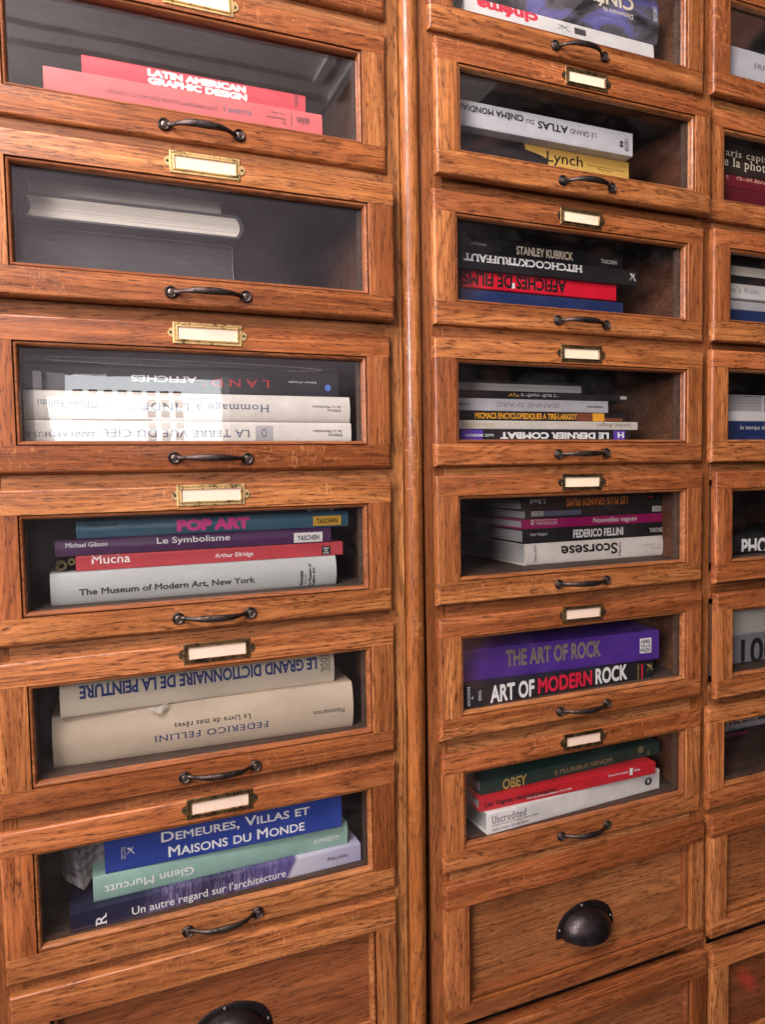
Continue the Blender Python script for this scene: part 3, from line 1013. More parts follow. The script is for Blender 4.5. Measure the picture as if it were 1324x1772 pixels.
def wrap_mat(name, col, scale=(26, 60, 60), rough=0.12, strength=0.5):
    """Printed cover under crinkled clear plastic."""
    m, nt, b = new_mat(name)
    v, rnd, tc = seeded_coord(nt)
    n0 = noise(nt, v, (8, 8, 30), 3)
    nt.links.new(ramp(nt, n0, ((0.3, tuple(c * 0.88 for c in col)), (0.7, tuple(min(1, c * 1.1) for c in col)))), b.inputs['Base Color'])
    b.inputs['Roughness'].default_value = 0.45
    b.inputs['Coat Weight'].default_value = 1.0
    b.inputs['Coat Roughness'].default_value = rough
    bp = N(nt, 'ShaderNodeBump')
    bp.inputs['Strength'].default_value = strength
    bp.inputs['Distance'].default_value = 0.004
    nt.links.new(noise(nt, v, scale, 3, 0.55, 0.8), bp.inputs['Height'])
    nt.links.new(bp.outputs[0], b.inputs['Coat Normal'])
    return m


def cover(name, col, rough=0.35, coat=0.15):
    m = plain(name, col, rough, 0.10, 35, coat=coat)
    nt = m.node_tree
    b = nt.nodes['Principled BSDF']
    src = b.inputs['Base Color'].links[0].from_socket
    v, rnd, tc = seeded_coord(nt)
    scuff = ramp(nt, noise(nt, v, (60, 200, 200), 5, 0.75, 0.6), ((0.62, 0.0), (0.74, 0.30)))
    nt.links.new(mixc(nt, scuff, src, tuple(min(1.0, c * 0.6 + 0.22) for c in col)), b.inputs['Base Color'])
    nt.links.new(math_node(nt, 'ADD', math_node(nt, 'MULTIPLY', noise(nt, v, (30, 90, 90), 4, 0.6), 0.35), rough - 0.15), b.inputs['Roughness'])
    bp = N(nt, 'ShaderNodeBump')
    bp.inputs['Strength'].default_value = 0.12
    bp.inputs['Distance'].default_value = 0.002
    nt.links.new(noise(nt, v, (14, 40, 60), 3, 0.6, 0.4), bp.inputs['Height'])
    nt.links.new(bp.outputs[0], b.inputs['Normal'])
    return m


# ------------------------------------------------------------------ lettering
_tx = {}


def embolden(src, d):
    """Stroke every glyph outline with width d; each stroke lies a hair above or below its neighbours."""
    edges = [(e.verts[0].co.copy(), e.verts[1].co.copy(), e.link_faces[0].calc_center_median()) for e in src.edges if len(e.link_faces) == 1]
    rng = random.Random(len(edges))
    done = set()
    for a, b, c in edges:
        t = b - a
        if t.length < 1e-5:
            continue
        t.normalize()
        n = Vector((t.y, -t.x, 0))
        if n.dot(c - a) > 0:
            n = -n
        j = 0.1 + 0.4 * rng.random()
        src.faces.new([src.verts.new((p.x, p.y, j)) for p in (a - n * d * 0.15, b - n * d * 0.15, b + n * d, a + n * d)])
        for p in (a, b):
            key = (round(p.x, 4), round(p.y, 4))
            if key not in done:
                done.add(key)
                j = 0.6 + 0.4 * rng.random()
                src.faces.new([src.verts.new((p.x + d * 1.02 * math.cos(math.pi * (k + 0.5) / 4), p.y + d * 1.02 * math.sin(math.pi * (k + 0.5) / 4), j)) for k in range(8)])
    return src


def text_mesh(body, style):
    """Outline text as raw 2D triangles in a unit frame, with serifs added for the serif styles."""
    key = (body, style)
    if key in _tx:
        return _tx[key]
    cu = bpy.data.curves.new("t", 'FONT')
    cu.body = body
    cu.size = 1.0
    cu.resolution_u = 3
    if style == 'sc':
        cu.small_caps_scale = 0.80
        for i, ch in enumerate(body):
            cu.body_format[i].use_small_caps = True
    if style == 'serif':
        cu.space_character = 1.12
    ob = bpy.data.objects.new("t", cu)
    COL.objects.link(ob)
    dg = bpy.context.evaluated_depsgraph_get()
    dg.update()
    me = bpy.data.meshes.new_from_object(ob.evaluated_get(dg))
    bm = bmesh.new()
    bm.from_mesh(me)
    bpy.data.objects.remove(ob)
    bpy.data.curves.remove(cu)
    bpy.data.meshes.remove(me)
    d = {'s': 0.006, 'b': 0.026, 'bc': 0.034, 'x': 0.05, 'blk': 0.075, 'serif': 0.004, 'didot': 0.034, 'slab': 0.024, 'sc': 0.014, 'psy': 0.036, 'd': 0.02}.get(style, 0.0)
    raw_edges = [(e.verts[0].co.copy(), e.verts[1].co.copy(), e.link_faces[0].calc_center_median().y) for e in bm.edges if len(e.link_faces) == 1]
    if d:
        bm = embolden(bm, d)
    if style in ('serif', 'didot', 'slab'):
        dd = d
        over, th = {'serif': (0.065, 0.045), 'didot': (0.05, 0.04), 'slab': (0.075, 0.085)}[style]
        ys = {}
        segs = []
        for e in raw_edges:
            a, b, fy = e
            if abs(a.y - b.y) < 0.004 and 0.03 < abs(a.x - b.x) < 0.26:
                segs.append((min(a.x, b.x), max(a.x, b.x), a.y, 1 if fy > a.y else -1))
        top = max((v.co.y for v in bm.verts), default=0.7)
        for xa, xb, y, d in segs:
            base = abs(y) < 0.03
            if (d > 0 and base) or (d < 0 and y > 0.42) or (d > 0 and y < -0.12):
                y2 = y + d * th
                y = y - d * (0.0 if dd == 0 else dd)
                jz = 1.1 + 0.4 * random.random()
                vs = [bm.verts.new(p) for p in ((xa - over, y, jz), (xb + over, y, jz), (xb + over, y2, jz), (xa - over, y2, jz))]
                bm.faces.new(vs)
    bmesh.ops.triangulate(bm, faces=bm.faces)
    bm.verts.ensure_lookup_table()
    V = [(v.co.x, v.co.y, v.co.z) for v in bm.verts]
    F = [tuple(v.index for v in f.verts) for f in bm.faces]
    bm.free()
    _tx[key] = (V, F)
    return V, F


def shape_mesh(kind):
    if kind == '#':
        return [(0, 0, 0), (1, 0, 0), (1, 1, 0), (0, 1, 0)], [(0, 1, 2, 3)]
    if kind == '@':
        V = [(0.5 + 0.5 * math.cos(2 * math.pi * k / 24), 0.5 + 0.5 * math.sin(2 * math.pi * k / 24), 0) for k in range(24)]
        return V, [tuple(range(24))]
    # a small leaping emblem made of three curved strokes
    V, F = [], []
    for pts, w in ((((0, .05), (.18, .3), (.3, .75), (.45, .95)), .16), (((.05, .9), (.3, .72), (.6, .6), (.85, .95)), .2), (((.45, .6), (.7, .45), (.78, .2), (1, .08)), .17), (((.3, .5), (.42, .3), (.36, .05)), .13)):
        for i, (x, y) in enumerate(pts):
            ww = w * (0.6 + 0.4 * math.sin(math.pi * (i + 0.5) / len(pts)))
            V += [(x, y - ww / 2, len(V) * 0.02), (x + 0.02, y + ww / 2, len(V) * 0.02)]
            if i:
                n = len(V)
                F.append((n - 4, n - 2, n - 1, n - 3))
    return V, F


def add_print(bm, item, mat_index, surf_y, layer):
    body, style, colr, rot, u0, u1, w0, w1 = item
    if body in '#@~' and len(body) == 1:
        V, F = shape_mesh(body)
    else:
        V, F = text_mesh(body, style)
    if not V:
        return
    if rot == 'u':
        V = [(-x, -y, j) for x, y, j in V]
    elif rot == 'up':
        V = [(-y, x, j) for x, y, j in V]
    elif rot == 'dn':
        V = [(y, -x, j) for x, y, j in V]
    xs, ys = [p[0] for p in V], [p[1] for p in V]
    ax, ay = min(xs), min(ys)
    kx, ky = (u1 - u0) / max(1e-6, max(xs) - ax), (w1 - w0) / max(1e-6, max(ys) - ay)
    tb = bmesh.new()
    vs = [tb.verts.new((u0 + (x - ax) * kx, -0.00003 * j, w0 + (y - ay) * ky)) for x, y, j in V]
    for f in F:
        try:
            tb.faces.new([vs[i] for i in f])
        except ValueError:
            pass
    for k in range(1, 8):                         # cuts so that tall letters follow a rounded spine
        z = w0 + (w1 - w0) * k / 8
        if surf_y is not None and surf_y(w0) != surf_y((w0 + w1) / 2):
            bmesh.ops.bisect_plane(tb, geom=list(tb.verts) + list(tb.edges) + list(tb.faces), plane_co=(0, 0, z), plane_no=(0, 0, 1))
    mp = {}
    for v in tb.verts:
        mp[v] = bm.verts.new((v.co.x, (surf_y(v.co.z) if surf_y else 0) - layer + v.co.y, v.co.z))
    for f in tb.faces:
        nf = bm.faces.new([mp[v] for v in f.verts])
        nf.material_index = mat_index
        if nf.normal.length == 0:
            nf.normal_update()
    tb.free()


def clip_print(bm, L, h):
    """Nothing printed runs past the spine's own ends."""
    for co, no in (((0.0004, 0, 0), (-1, 0, 0)), ((L - 0.0004, 0, 0), (1, 0, 0)), ((0, 0, 0.0003), (0, 0, -1)), ((0, 0, h - 0.0003), (0, 0, 1))):
        bmesh.ops.bisect_plane(bm, geom=list(bm.verts) + list(bm.edges) + list(bm.faces), plane_co=co, plane_no=no, clear_outer=True)


# ------------------------------------------------------------------ books
def c_section(depth, h, t, bulge, n=9):
    """Outer and inner (y, z) outlines of a cover wrapped round a page block, opening towards +y."""
    def prof(z):
        k = (z - h / 2) / (h / 2)
        r = 0.0012
        edge = 0.0
        if z < r:
            edge = r - math.sqrt(max(0.0, r * r - (r - z) ** 2))
        elif z > h - r:
            edge = r - math.sqrt(max(0.0, r * r - (z - h + r) ** 2))
        return -bulge * (1 - k * k) + edge
    zs = [0.0, 0.0004, 0.0012] + [0.0012 + (h - 0.0024) * k / (n + 1) for k in range(1, n + 1)] + [h - 0.0012, h - 0.0004, h]
    outer = [(depth, 0.0)] + [(prof(z), z) for z in zs] + [(depth, h)]
    inner = [(depth, t)] + [(prof(z) + t + 0.0012, min(max(z, t), h - t)) for z in zs] + [(depth, h - t)]
    return outer, inner, prof


def make_book(key, spine, label, page=pages, board_t=0.0022, bulge=0.0, depth=0.235, over=0.003, tail=False, group='books lying in the glass fronted drawers', art=None):
    loc, rz, L, h, prints = BOOKS[key]
    root = empty("book", loc, rz, label, 'book', group)
    t = min(board_t, h * 0.22)
    outer, inner, prof = c_section(depth, h, t, bulge)
    bm = bmesh.new()
    lo = [[bm.verts.new((x, y, z)) for y, z in outer] for x in (0, L)]
    li = [[bm.verts.new((x, y, z)) for y, z in inner] for x in (0, L)]
    n = len(outer)
    for i in range(n - 1):
        bm.faces.new((lo[0][i], lo[1][i], lo[1][i + 1], lo[0][i + 1]))
        bm.faces.new((li[0][i + 1], li[1][i + 1], li[1][i], li[0][i]))
        bm.faces.new((lo[0][i + 1], li[0][i + 1], li[0][i], lo[0][i]))
        bm.faces.new((lo[1][i], li[1][i], li[1][i + 1], lo[1][i + 1]))
    for i in (0, n - 1):
        bm.faces.new((lo[0][i], li[0][i], li[1][i], lo[1][i]))
    bmesh.ops.recalc_face_normals(bm, faces=bm.faces)
    mats = [spine]
    pb = bmesh.new()
    for li_, it in enumerate(prints):
        nm = it[2]
        mt = ink(nm)
        if mt not in mats:
            mats.append(mt)
        add_print(pb, it, mats.index(mt), prof, 0.00022 + 0.00007 * li_ * (1 if any(p[0] in '#@' for p in prints) else 0.15))
    if prints:
        clip_print(pb, L, h)
        tmp = bpy.data.meshes.new("p")
        pb.to_mesh(tmp)
        bm.from_mesh(tmp)
        bpy.data.meshes.remove(tmp)
    pb.free()
    link_mesh("cover", bm, mats, root, True)
    pbm = bmesh.new()
    y0 = 0.0012 + t + 0.0005
    add_box(pbm, over, L - over, y0, depth - over, t + 0.0002, h - t - 0.0002)
    link_mesh("page_block", pbm, page, root)
    return root


def tail_book(name_loc, w, h, d, label, cov, page, bulge=0.006, t=0.0022, spine_right=True):
    """A book lying with its page edges (tail) to the front and its spine to one side."""
    root = empty("book", name_loc, 0, label, 'book', 'books lying in the glass fronted drawers')
    outer, inner, prof = c_section(w, h, t, bulge, 11)
    bm = bmesh.new()

    def X(y):
        return w - y if spine_right else y
    lo = [[bm.verts.new((X(y), yy, z)) for y, z in outer] for yy in (0, d)]
    li = [[bm.verts.new((X(y), yy, z)) for y, z in inner] for yy in (0, d)]
    n = len(outer)
    for i in range(n - 1):
        bm.faces.new((lo[0][i], lo[1][i], lo[1][i + 1], lo[0][i + 1]))
        bm.faces.new((li[0][i + 1], li[1][i + 1], li[1][i], li[0][i]))
        bm.faces.new((lo[0][i + 1], li[0][i + 1], li[0][i], lo[0][i]))
        bm.faces.new((lo[1][i], li[1][i], li[1][i + 1], lo[1][i + 1]))
    for i in (0, n - 1):
        bm.faces.new((lo[0][i], li[0][i], li[1][i], lo[1][i]))
    bmesh.ops.recalc_face_normals(bm, faces=bm.faces)
    link_mesh("cover", bm, cov, root, True)
    # page block with rounded back and hollow fore-edge
    pb = bmesh.new()
    N_ = 10
    zs = [t + 0.0001 + (h - 2 * t - 0.0002) * k / N_ for k in range(N_ + 1)]
    R = []
    for yy in (0.003, d - 0.003):
        right = [pb.verts.new((X(prof(z) + t + 0.0018), yy, z)) for z in zs]
        left = [pb.verts.new((X(w - 0.004 - bulge * 0.9 * (1 - ((z - h / 2) / (h / 2)) ** 2)), yy, z)) for z in zs]
        R.append((right, left))
    for k in range(N_):
        for s in (0, 1):
            a, b = R[s]
            pb.faces.new((a[k], a[k + 1], b[k + 1], b[k]))
        for s in (0, 1):
            pb.faces.new((R[0][s][k], R[1][s][k], R[1][s][k + 1], R[0][s][k + 1]))
    for k in (0, N_):
        pb.faces.new((R[0][0][k], R[0][1][k], R[1][1][k], R[1][0][k]))
    bmesh.ops.recalc_face_normals(pb, faces=pb.faces)
    link_mesh("page_block", pb, page, root)
    return root


M = {
    'darkboard': cover("dark_board", (0.06, 0.055, 0.06), 0.5),
    'pinkcover': cover("pink_cover", (0.66, 0.13, 0.13), 0.3), 'pinkred': cover("red_pink_cover", (0.60, 0.06, 0.08), 0.3),
    'blackgloss': cover("black_gloss_cover", (0.012, 0.012, 0.016), 0.22, 0.4), 'black': cover("black_cover", (0.014, 0.013, 0.016), 0.4, 0.1),
    'whitec': cover("white_cover", (0.72, 0.69, 0.66), 0.35), 'warmwhite': cover("warm_white_jacket", (0.66, 0.61, 0.55), 0.4, 0.2),
    'greywrap': wrap_mat("grey_jacket_in_plastic", (0.42, 0.43, 0.42), (16, 50, 75), 0.17, 0.8),
    'teal': wrap_mat("teal_gloss_cover", (0.035, 0.13, 0.20), (9, 40, 40), 0.24, 0.35), 'violet': wrap_mat("violet_gloss_cover", (0.075, 0.018, 0.09), (9, 40, 40), 0.24, 0.35),
    'muchared': cover("brick_red_cover", (0.45, 0.05, 0.06), 0.35), 'cloth': cloth_mat("natural_linen", (0.52, 0.415, 0.305)),
    'spotted': cloth_mat("foxed_cream_jacket", (0.62, 0.53, 0.41), 0.6), 'royal': cover("royal_blue_cover", (0.018, 0.05, 0.30), 0.35),
    'mint': cover("mint_cover", (0.27, 0.44, 0.37), 0.45), 'arch': arch_spine(),
    'wildlife': art_mat("dark_photo_jacket", ((0.38, (0.012, 0.011, 0.014)), (0.46, (0.04, 0.038, 0.045)), (0.56, (0.13, 0.12, 0.14)), (0.60, (0.14, 0.13, 0.34)), (0.74, (0.22, 0.21, 0.50))), (14, 14, 22), 0.3, 0.3, 1.0),
    'silver': cover("silver_white_cover", (0.56, 0.55, 0.58), 0.35, 0.2), 'lynch': None, 'navyc': cover("navy_cover", (0.012, 0.028, 0.11), 0.4),
    'scarlet': cover("scarlet_cover", (0.68, 0.008, 0.03), 0.3), 'bone': cover("bone_cover", (0.60, 0.55, 0.48), 0.45), 'magenta': cover("magenta_cover", (0.36, 0.008, 0.12), 0.3, 0.2),
    'deepviolet': cover("deep_violet_cover", (0.075, 0.024, 0.24), 0.3, 0.2), 'green': cover("bottle_green_cover", (0.014, 0.05, 0.036), 0.5), 'red2': cover("poster_red_cover", (0.56, 0.02, 0.03), 0.3),
    'maroon': cover("maroon_cover", (0.17, 0.014, 0.022), 0.4), 'maroon2': cover("deep_maroon_cover", (0.13, 0.010, 0.018), 0.4), 'umber': cover("umber_cover", (0.035, 0.022, 0.018), 0.3),
    'grey': cover("mid_grey_cover", (0.20, 0.20, 0.215), 0.45), 'palegrey': cover("pale_grey_cover", (0.45, 0.44, 0.46), 0.4), 'darkplastic': wrap_mat("dark_cover_in_plastic", (0.014, 0.012, 0.014), (30, 50, 60), 0.15, 0.4),
}


def lynch_mat():
    m, nt, b = new_mat("yellow_and_black_photo_cover")
    tc = N(nt, 'ShaderNodeTexCoord')
    sep = N(nt, 'ShaderNodeSeparateXYZ')
    nt.links.new(tc.outputs['Object'], sep.inputs[0])
    n = noise(nt, tc.outputs['Object'], (60, 60, 120), 4, 0.6, 1.0)
    edge = math_node(nt, 'ADD', sep.outputs['X'], math_node(nt, 'MULTIPLY', math_node(nt, 'SUBTRACT', n, 0.5), 0.012))
    upper = ramp(nt, sep.outputs['Z'], ((0.0, 0.0), (0.030, 0.0), (0.0335, 0.035), (0.05, 0.04)))
    f = ramp(nt, math_node(nt, 'MULTIPLY', math_node(nt, 'ADD', sep.outputs['X'], upper), 2.0), ((0.320, 0.0), (0.324, 1.0)))
    photo = ramp(nt, n, ((0.3, (0.010, 0.009, 0.012)), (0.6, (0.035, 0.026, 0.026)), (0.8, (0.08, 0.06, 0.055))))
    nt.links.new(mixc(nt, f, photo, (0.72, 0.43, 0.10)), b.inputs['Base Color'])
    b.inputs['Roughness'].default_value = 0.3
    return m


M['lynch'] = lynch_mat()

# key: (spine corner, yaw, spine length, thickness, prints[(text, style, colour, turn, x0, x1, z0, z1)])
BOOKS = {
 'L1a': ((-0.0492, 0.03, 0.3791), 0.0, 0.2932, 0.0329, [
   ('CONTEMPORARY ILLUSTRATION AND ITS CONTEXT', 's', 'dkgrey', 'u', 0.0575, 0.1736, 0.016, 0.0202),
   ('ILLUSIVE 2', 'b', 'slate', 'u', 0.1793, 0.2103, 0.0171, 0.022),
   ('Verlag', 's', 'dkgrey', 'u', 0.2334, 0.2494, 0.0244, 0.0268),
   ('Gestalten', 's', 'dkgrey', 'u', 0.2272, 0.2499, 0.0181, 0.0208),
   ('Die', 's', 'dkgrey', 'u', 0.2444, 0.2504, 0.0139, 0.0165),
   ('#', '', 'dkgrey', '', 0.256, 0.2567, 0.0134, 0.0276),
   ('00|00', 's', 'dkgrey', 'n', 0.2628, 0.2775, 0.0166, 0.0254),
 ]),
 'L1b': ((-0.0128, 0.035, 0.412), 0.0, 0.2388, 0.0205, [
   ('LATIN AMERICAN', 'blk', 'white', 'n', 0.0648, 0.1699, 0.0102, 0.0181),
   ('GRAPHIC DESIGN', 'blk', 'white', 'n', 0.065, 0.171, 0.0021, 0.0094),
   ('TASCHEN', 's', 'dkgrey', 'up', 0.2256, 0.2297, 0.005, 0.0219),
 ]),
 'L2a': ((-0.079, 0.05, 0.2056), 0.0, 0.218, 0.0514, [
 ]),
 'L2c': ((-0.0724, 0.05, 0.2866), 0.0, 0.2012, 0.0196, [
 ]),
 'L3a': ((-0.099, 0.03, 0.0337), 0.0, 0.3709, 0.0226, [
   ('LA TERRE VUE DU CIEL', 'serif', 'slate', 'u', 0.0922, 0.2485, 0.0053, 0.0138),
   ('YANN ARTHUS-BERTRAND', 'serif', 'slate', 'u', -0.0191, 0.0854, 0.0054, 0.0107),
   ('#', '', 'emblem', '', 0.2551, 0.2753, 0.0018, 0.0183),
   ('O', 's', 'slate', 'n', 0.2618, 0.2678, 0.0051, 0.015),
   ('de La Martinière', 'serif', 'ink', 'u', 0.323, 0.3586, 0.011, 0.0141),
   ('Editions', 'serif', 'ink', 'u', 0.3415, 0.3588, 0.0064, 0.0095),
 ]),
 'L3b': ((-0.099, 0.03, 0.0563), 0.0, 0.3694, 0.0307, [
   ("Hommage à L'INDE", 'serif', 'slate', 'u', 0.1327, 0.2713, 0.011, 0.0222),
   ('Olivier Föllmi', 'serif', 'slate', 'u', 0.0312, 0.0883, 0.0134, 0.0209),
   ('de La Martinière', 'serif', 'ink', 'u', 0.3227, 0.3574, 0.0167, 0.0198),
   ('Editions', 'serif', 'ink', 'u', 0.3407, 0.3573, 0.0124, 0.0155),
 ]),
 'L3c': ((-0.095, 0.032, 0.087), -0.0057, 0.3518, 0.0286, [
   ('AFFICHES', 'b', 'white', 'u', 0.1187, 0.1877, 0.0115, 0.0185),
   ("L A N D '", 's', 'red', 'u', 0.1948, 0.2682, 0.0082, 0.0171),
   ('JEAN-CLAUDE REY', 's', 'white', 'u', 0.0608, 0.0945, 0.0155, 0.0185),
   ("Edition d'Assalit", 's', 'white', 'u', 0.2913, 0.3247, 0.0146, 0.0169),
   ('@', '', 'blue', '', 0.3352, 0.3427, 0.0065, 0.0143),
 ]),
 'L3d': ((-0.095, 0.036, 0.1156), -0.0057, 0.3518, 0.0174, [
 ]),
 'L4a': ((-0.0634, 0.03, -0.1371), 0.0, 0.3119, 0.0345, [
   ('The Museum of Modern Art, New York', 'b', 'dkgrey', 'n', 0.0272, 0.2133, 0.0089, 0.0169),
   ('Abradale', 'b', 'ink', 'up', 0.2662, 0.2704, 0.0011, 0.0196),
   ('The Museum of', 'b', 'ink', 'up', 0.2768, 0.2804, -0.0025, 0.0272),
   ('Modern Art', 'b', 'ink', 'up', 0.2814, 0.2849, -0.0029, 0.0227),
   ('#', '', 'ink', '', 0.2728, 0.2733, 0.0034, 0.0158),
 ]),
 'L4b': ((-0.0384, 0.034, -0.1026), 0.0, 0.2979, 0.0163, [
   ('Mucha', 's', 'white', 'n', 0.0158, 0.0544, 0.0068, 0.0161),
   ('Arthur Ellridge', 's', 'white', 'n', 0.1453, 0.1887, 0.0042, 0.0106),
   ('#', '', 'ink', '', 0.2713, 0.2822, 0.0017, 0.0118),
   ('MEGA', 'b', 'ltgrey', 'n', 0.2731, 0.2804, 0.0083, 0.0104),
   ('IN', 'b', 'ltgrey', 'n', 0.2749, 0.2785, 0.0055, 0.0076),
   ('LIVRE', 'b', 'ltgrey', 'n', 0.273, 0.2802, 0.0027, 0.0048),
 ]),
 'L4c': ((-0.0579, 0.034, -0.0863), 0.0, 0.3023, 0.018, [
   ('Le Symbolisme', 's', 'white', 'n', 0.1021, 0.1816, 0.0068, 0.0157),
   ('Michael Gibson', 's', 'white', 'n', 0.0106, 0.0513, 0.0096, 0.0145),
   ('#', '', 'white', '', 0.2564, 0.2915, 0.0015, 0.0132),
   ('TASCHEN', 'b', 'ink', 'n', 0.2605, 0.2872, 0.0041, 0.0099),
 ]),
 'L4d': ((-0.0367, 0.034, -0.0683), 0.0, 0.3035, 0.0191, [
   ('POP ART', 'blk', 'pink', 'n', 0.1025, 0.1837, 0.0032, 0.0166),
   ('Osterwold', 's', 'ink', 'n', 0.0081, 0.0408, 0.0123, 0.0163),
   ('#', '', 'yellow', '', 0.2591, 0.2941, 0.0024, 0.014),
   ('TASCHEN', 'b', 'ink', 'n', 0.2632, 0.29, 0.0052, 0.0107),
 ]),
 'L4e': ((0.02, 0.038, -0.0492), 0.0, 0.235, 0.0142, [
   ('#', '', 'ltgrey', '', 0.1973, 0.2294, -0.001, 0.0038),
   ('TASCHEN', 'b', 'ink', 'n', 0.2012, 0.2258, -0.0003, 0.0031),
 ]),
 'L5a': ((-0.0681, 0.0386, -0.312), -0.0415, 0.3324, 0.0553, [
   ('FEDERICO FELLINI', 'serif', 'blueink', 'u', 0.1022, 0.2292, 0.0151, 0.0225),
   ('Le Livre de mes rêves', 'serif', 'ink', 'u', 0.124, 0.2088, 0.0278, 0.034),
   ('Flammarion', 'serif', 'ink', 'u', 0.2825, 0.3213, 0.0212, 0.0265),
 ]),
 'L5b': ((-0.0592, 0.03, -0.2567), 0.0132, 0.3037, 0.0387, [
   ('LE GRAND DICTIONNAIRE DE LA PEINTURE', 'didot', 'navy', 'u', 0.0191, 0.2821, 0.0189, 0.0331),
   ('EDDL', 'serif', 'ink', 'dn', 0.2869, 0.295, 0.0145, 0.035),
   ('#', '', 'ink', '', 0.2968, 0.2975, 0.0137, 0.0335),
 ]),
 'L6a': ((-0.0578, 0.0164, -0.4833), 0.0279, 0.3296, 0.0221, [
   ("Un autre regard sur l'architecture", 's', 'white', 'n', 0.0613, 0.2339, 0.0008, 0.0128),
   ('Philip Jodidio', 's', 'ink', 'n', 0.2861, 0.3126, 0.0083, 0.0139),
   ('R', 'serif', 'white', 'up', 0.0246, 0.0355, 0.0014, 0.0135),
 ]),
 'L6b': ((-0.0346, 0.0267, -0.4612), 0.0168, 0.291, 0.0281, [
   ('Glenn Murcutt', 's', 'white', 'u', 0.0114, 0.1056, 0.0073, 0.0169),
   ('Gallimard', 'serif', 'white', 'u', 0.2478, 0.28, 0.0086, 0.0149),
 ]),
 'L6c': ((-0.0218, 0.027, -0.4331), -0.0224, 0.2684, 0.0451, [
   ('Demeures, Villas et', 'sc', 'white', 'n', 0.0588, 0.2284, 0.0218, 0.0349),
   ('Maisons du Monde', 'sc', 'white', 'n', 0.0659, 0.2219, 0.0052, 0.0174),
   ('EDITIONS', 's', 'ltgrey', 'up', 0.0166, 0.0187, 0.0137, 0.0266),
   ('DE LA CITE', 's', 'ltgrey', 'up', 0.0193, 0.0214, 0.0138, 0.0267),
   ('~', '', 'white', '', 0.0226, 0.0304, 0.017, 0.026),
 ]),
 'R1a': ((0.433, 0.03, 0.554), 0.0, 0.3006, 0.0346, [
   ('cinéma', 'x', 'redt', 'u', 0.0163, 0.1088, 0.0197, 0.0347),
   ('~', '', 'midgrey', '', 0.1388, 0.159, 0.0206, 0.0291),
   ('#', '', 'dkgrey', '', 0.1655, 0.1843, 0.0208, 0.029),
 ]),
 'R1b': ((0.425, 0.03, 0.5886), 0.0, 0.315, 0.0614, [
   ('CINÉMA', 'b', 'cream', 'u', 0.1663, 0.2712, 0.0293, 0.0519),
   ('Dictionnaire du', 's', 'cream', 'u', 0.2191, 0.2698, 0.0232, 0.0293),
   ('LAROUSSE', 's', 'white', 'dn', 0.3058, 0.312, 0.0289, 0.0491),
 ]),
 'R2a': ((0.4, 0.035, 0.3816), 0.0, 0.2954, 0.0429, [
   ('Lynch', 's', 'ink', 'n', 0.1583, 0.2169, 0.0203, 0.0383),
   ("Fondation Cartier pour l'art contemporain", 's', 'ink', 'n', 0.2246, 0.2867, 0.0276, 0.03),
   ('Paris', 's', 'ink', 'n', 0.242, 0.2647, 0.0248, 0.0268),
 ]),
 'R2b': ((0.398, 0.02, 0.4245), 0.0, 0.291, 0.0315, [
   ('LE GRAND', 's', 'dkgrey', 'u', 0.1869, 0.2291, 0.015, 0.0218),
   ('ATLAS', 'b', 'ink', 'u', 0.1362, 0.1832, 0.0138, 0.0234),
   ('DU', 's', 'dkgrey', 'u', 0.1186, 0.13, 0.0173, 0.0231),
   ('CINÉMA MONDIAL', 'b', 'ink', 'u', 0.0197, 0.1143, 0.0164, 0.026),
   ('#', '', 'dkgrey', '', 0.2684, 0.2743, 0.0147, 0.0183),
   ('#', '', 'dkgrey', '', 0.2684, 0.2743, 0.0101, 0.0136),
   ('CASTOR', 's', 'dkgrey', 'dn', 0.2768, 0.2837, 0.0058, 0.0221),
 ]),
 'R3a': ((0.4275, 0.04, 0.2079), 0.0, 0.2625, 0.0228, [
 ]),
 'R3b': ((0.435, 0.045, 0.234), 0.0, 0.247, 0.0218, [
   ('AFFICHES DE FILMS', 'bc', 'ink', 'u', 0.0003, 0.161, 0.0037, 0.0209),
   ('#', '', 'white', '', 0.0734, 0.0784, 0.0038, 0.0217),
 ]),
 'R3c': ((0.4317, 0.04, 0.2558), 0.0, 0.2853, 0.0219, [
   ('HITCHCOCK/TRUFFAUT', 'slab', 'white', 'u', 0.0017, 0.1876, 0.0106, 0.0204),
   ('~', '', 'white', '', 0.2697, 0.2811, 0.0062, 0.0184),
 ]),
 'R3d': ((0.4391, 0.05, 0.2777), 0.0, 0.2586, 0.0234, [
   ('STANLEY KUBRICK', 'b', 'cream', 'n', 0.0806, 0.1724, 0.0071, 0.0185),
   ('Paul Duncan', 'serif', 'ltgrey', 'n', 0.0111, 0.0344, 0.0134, 0.0172),
   ('TASCHEN', 'b', 'ltgrey', 'n', 0.2204, 0.2483, 0.0084, 0.014),
 ]),
 'R4a': ((0.4235, 0.035, 0.0353), 0.0, 0.2744, 0.015, [
   ('LE DERNIER COMBAT', 'x', 'white', 'u', 0.0593, 0.2369, 0.0023, 0.0114),
   ('#', '', 'purple', '', -0.0001, 0.0331, 0.0004, 0.0142),
   ('#', '', 'purple', '', 0.245, 0.2655, 0.0003, 0.0151),
   ('H', 'x', 'white', 'u', 0.2522, 0.2635, 0.0036, 0.0118),
   ('LUC BESSON', 'b', 'white', 'u', 0.0071, 0.0488, 0.0053, 0.0086),
 ]),
 'R4b': ((0.406, 0.035, 0.0503), 0.0, 0.3059, 0.0115, [
   ('Spider Angel', 'serif', 'brown', 'u', 0.234, 0.2944, 0.0031, 0.0106),
   ('LE RETOUR DE', 'serif', 'gold', 'u', 0.0201, 0.0673, 0.0038, 0.0075),
 ]),
 'R4c': ((0.41, 0.04, 0.0618), 0.0, 0.2854, 0.0125, [
   ('#', '', 'rust', '', 0.1998, 0.2264, 0.0007, 0.013),
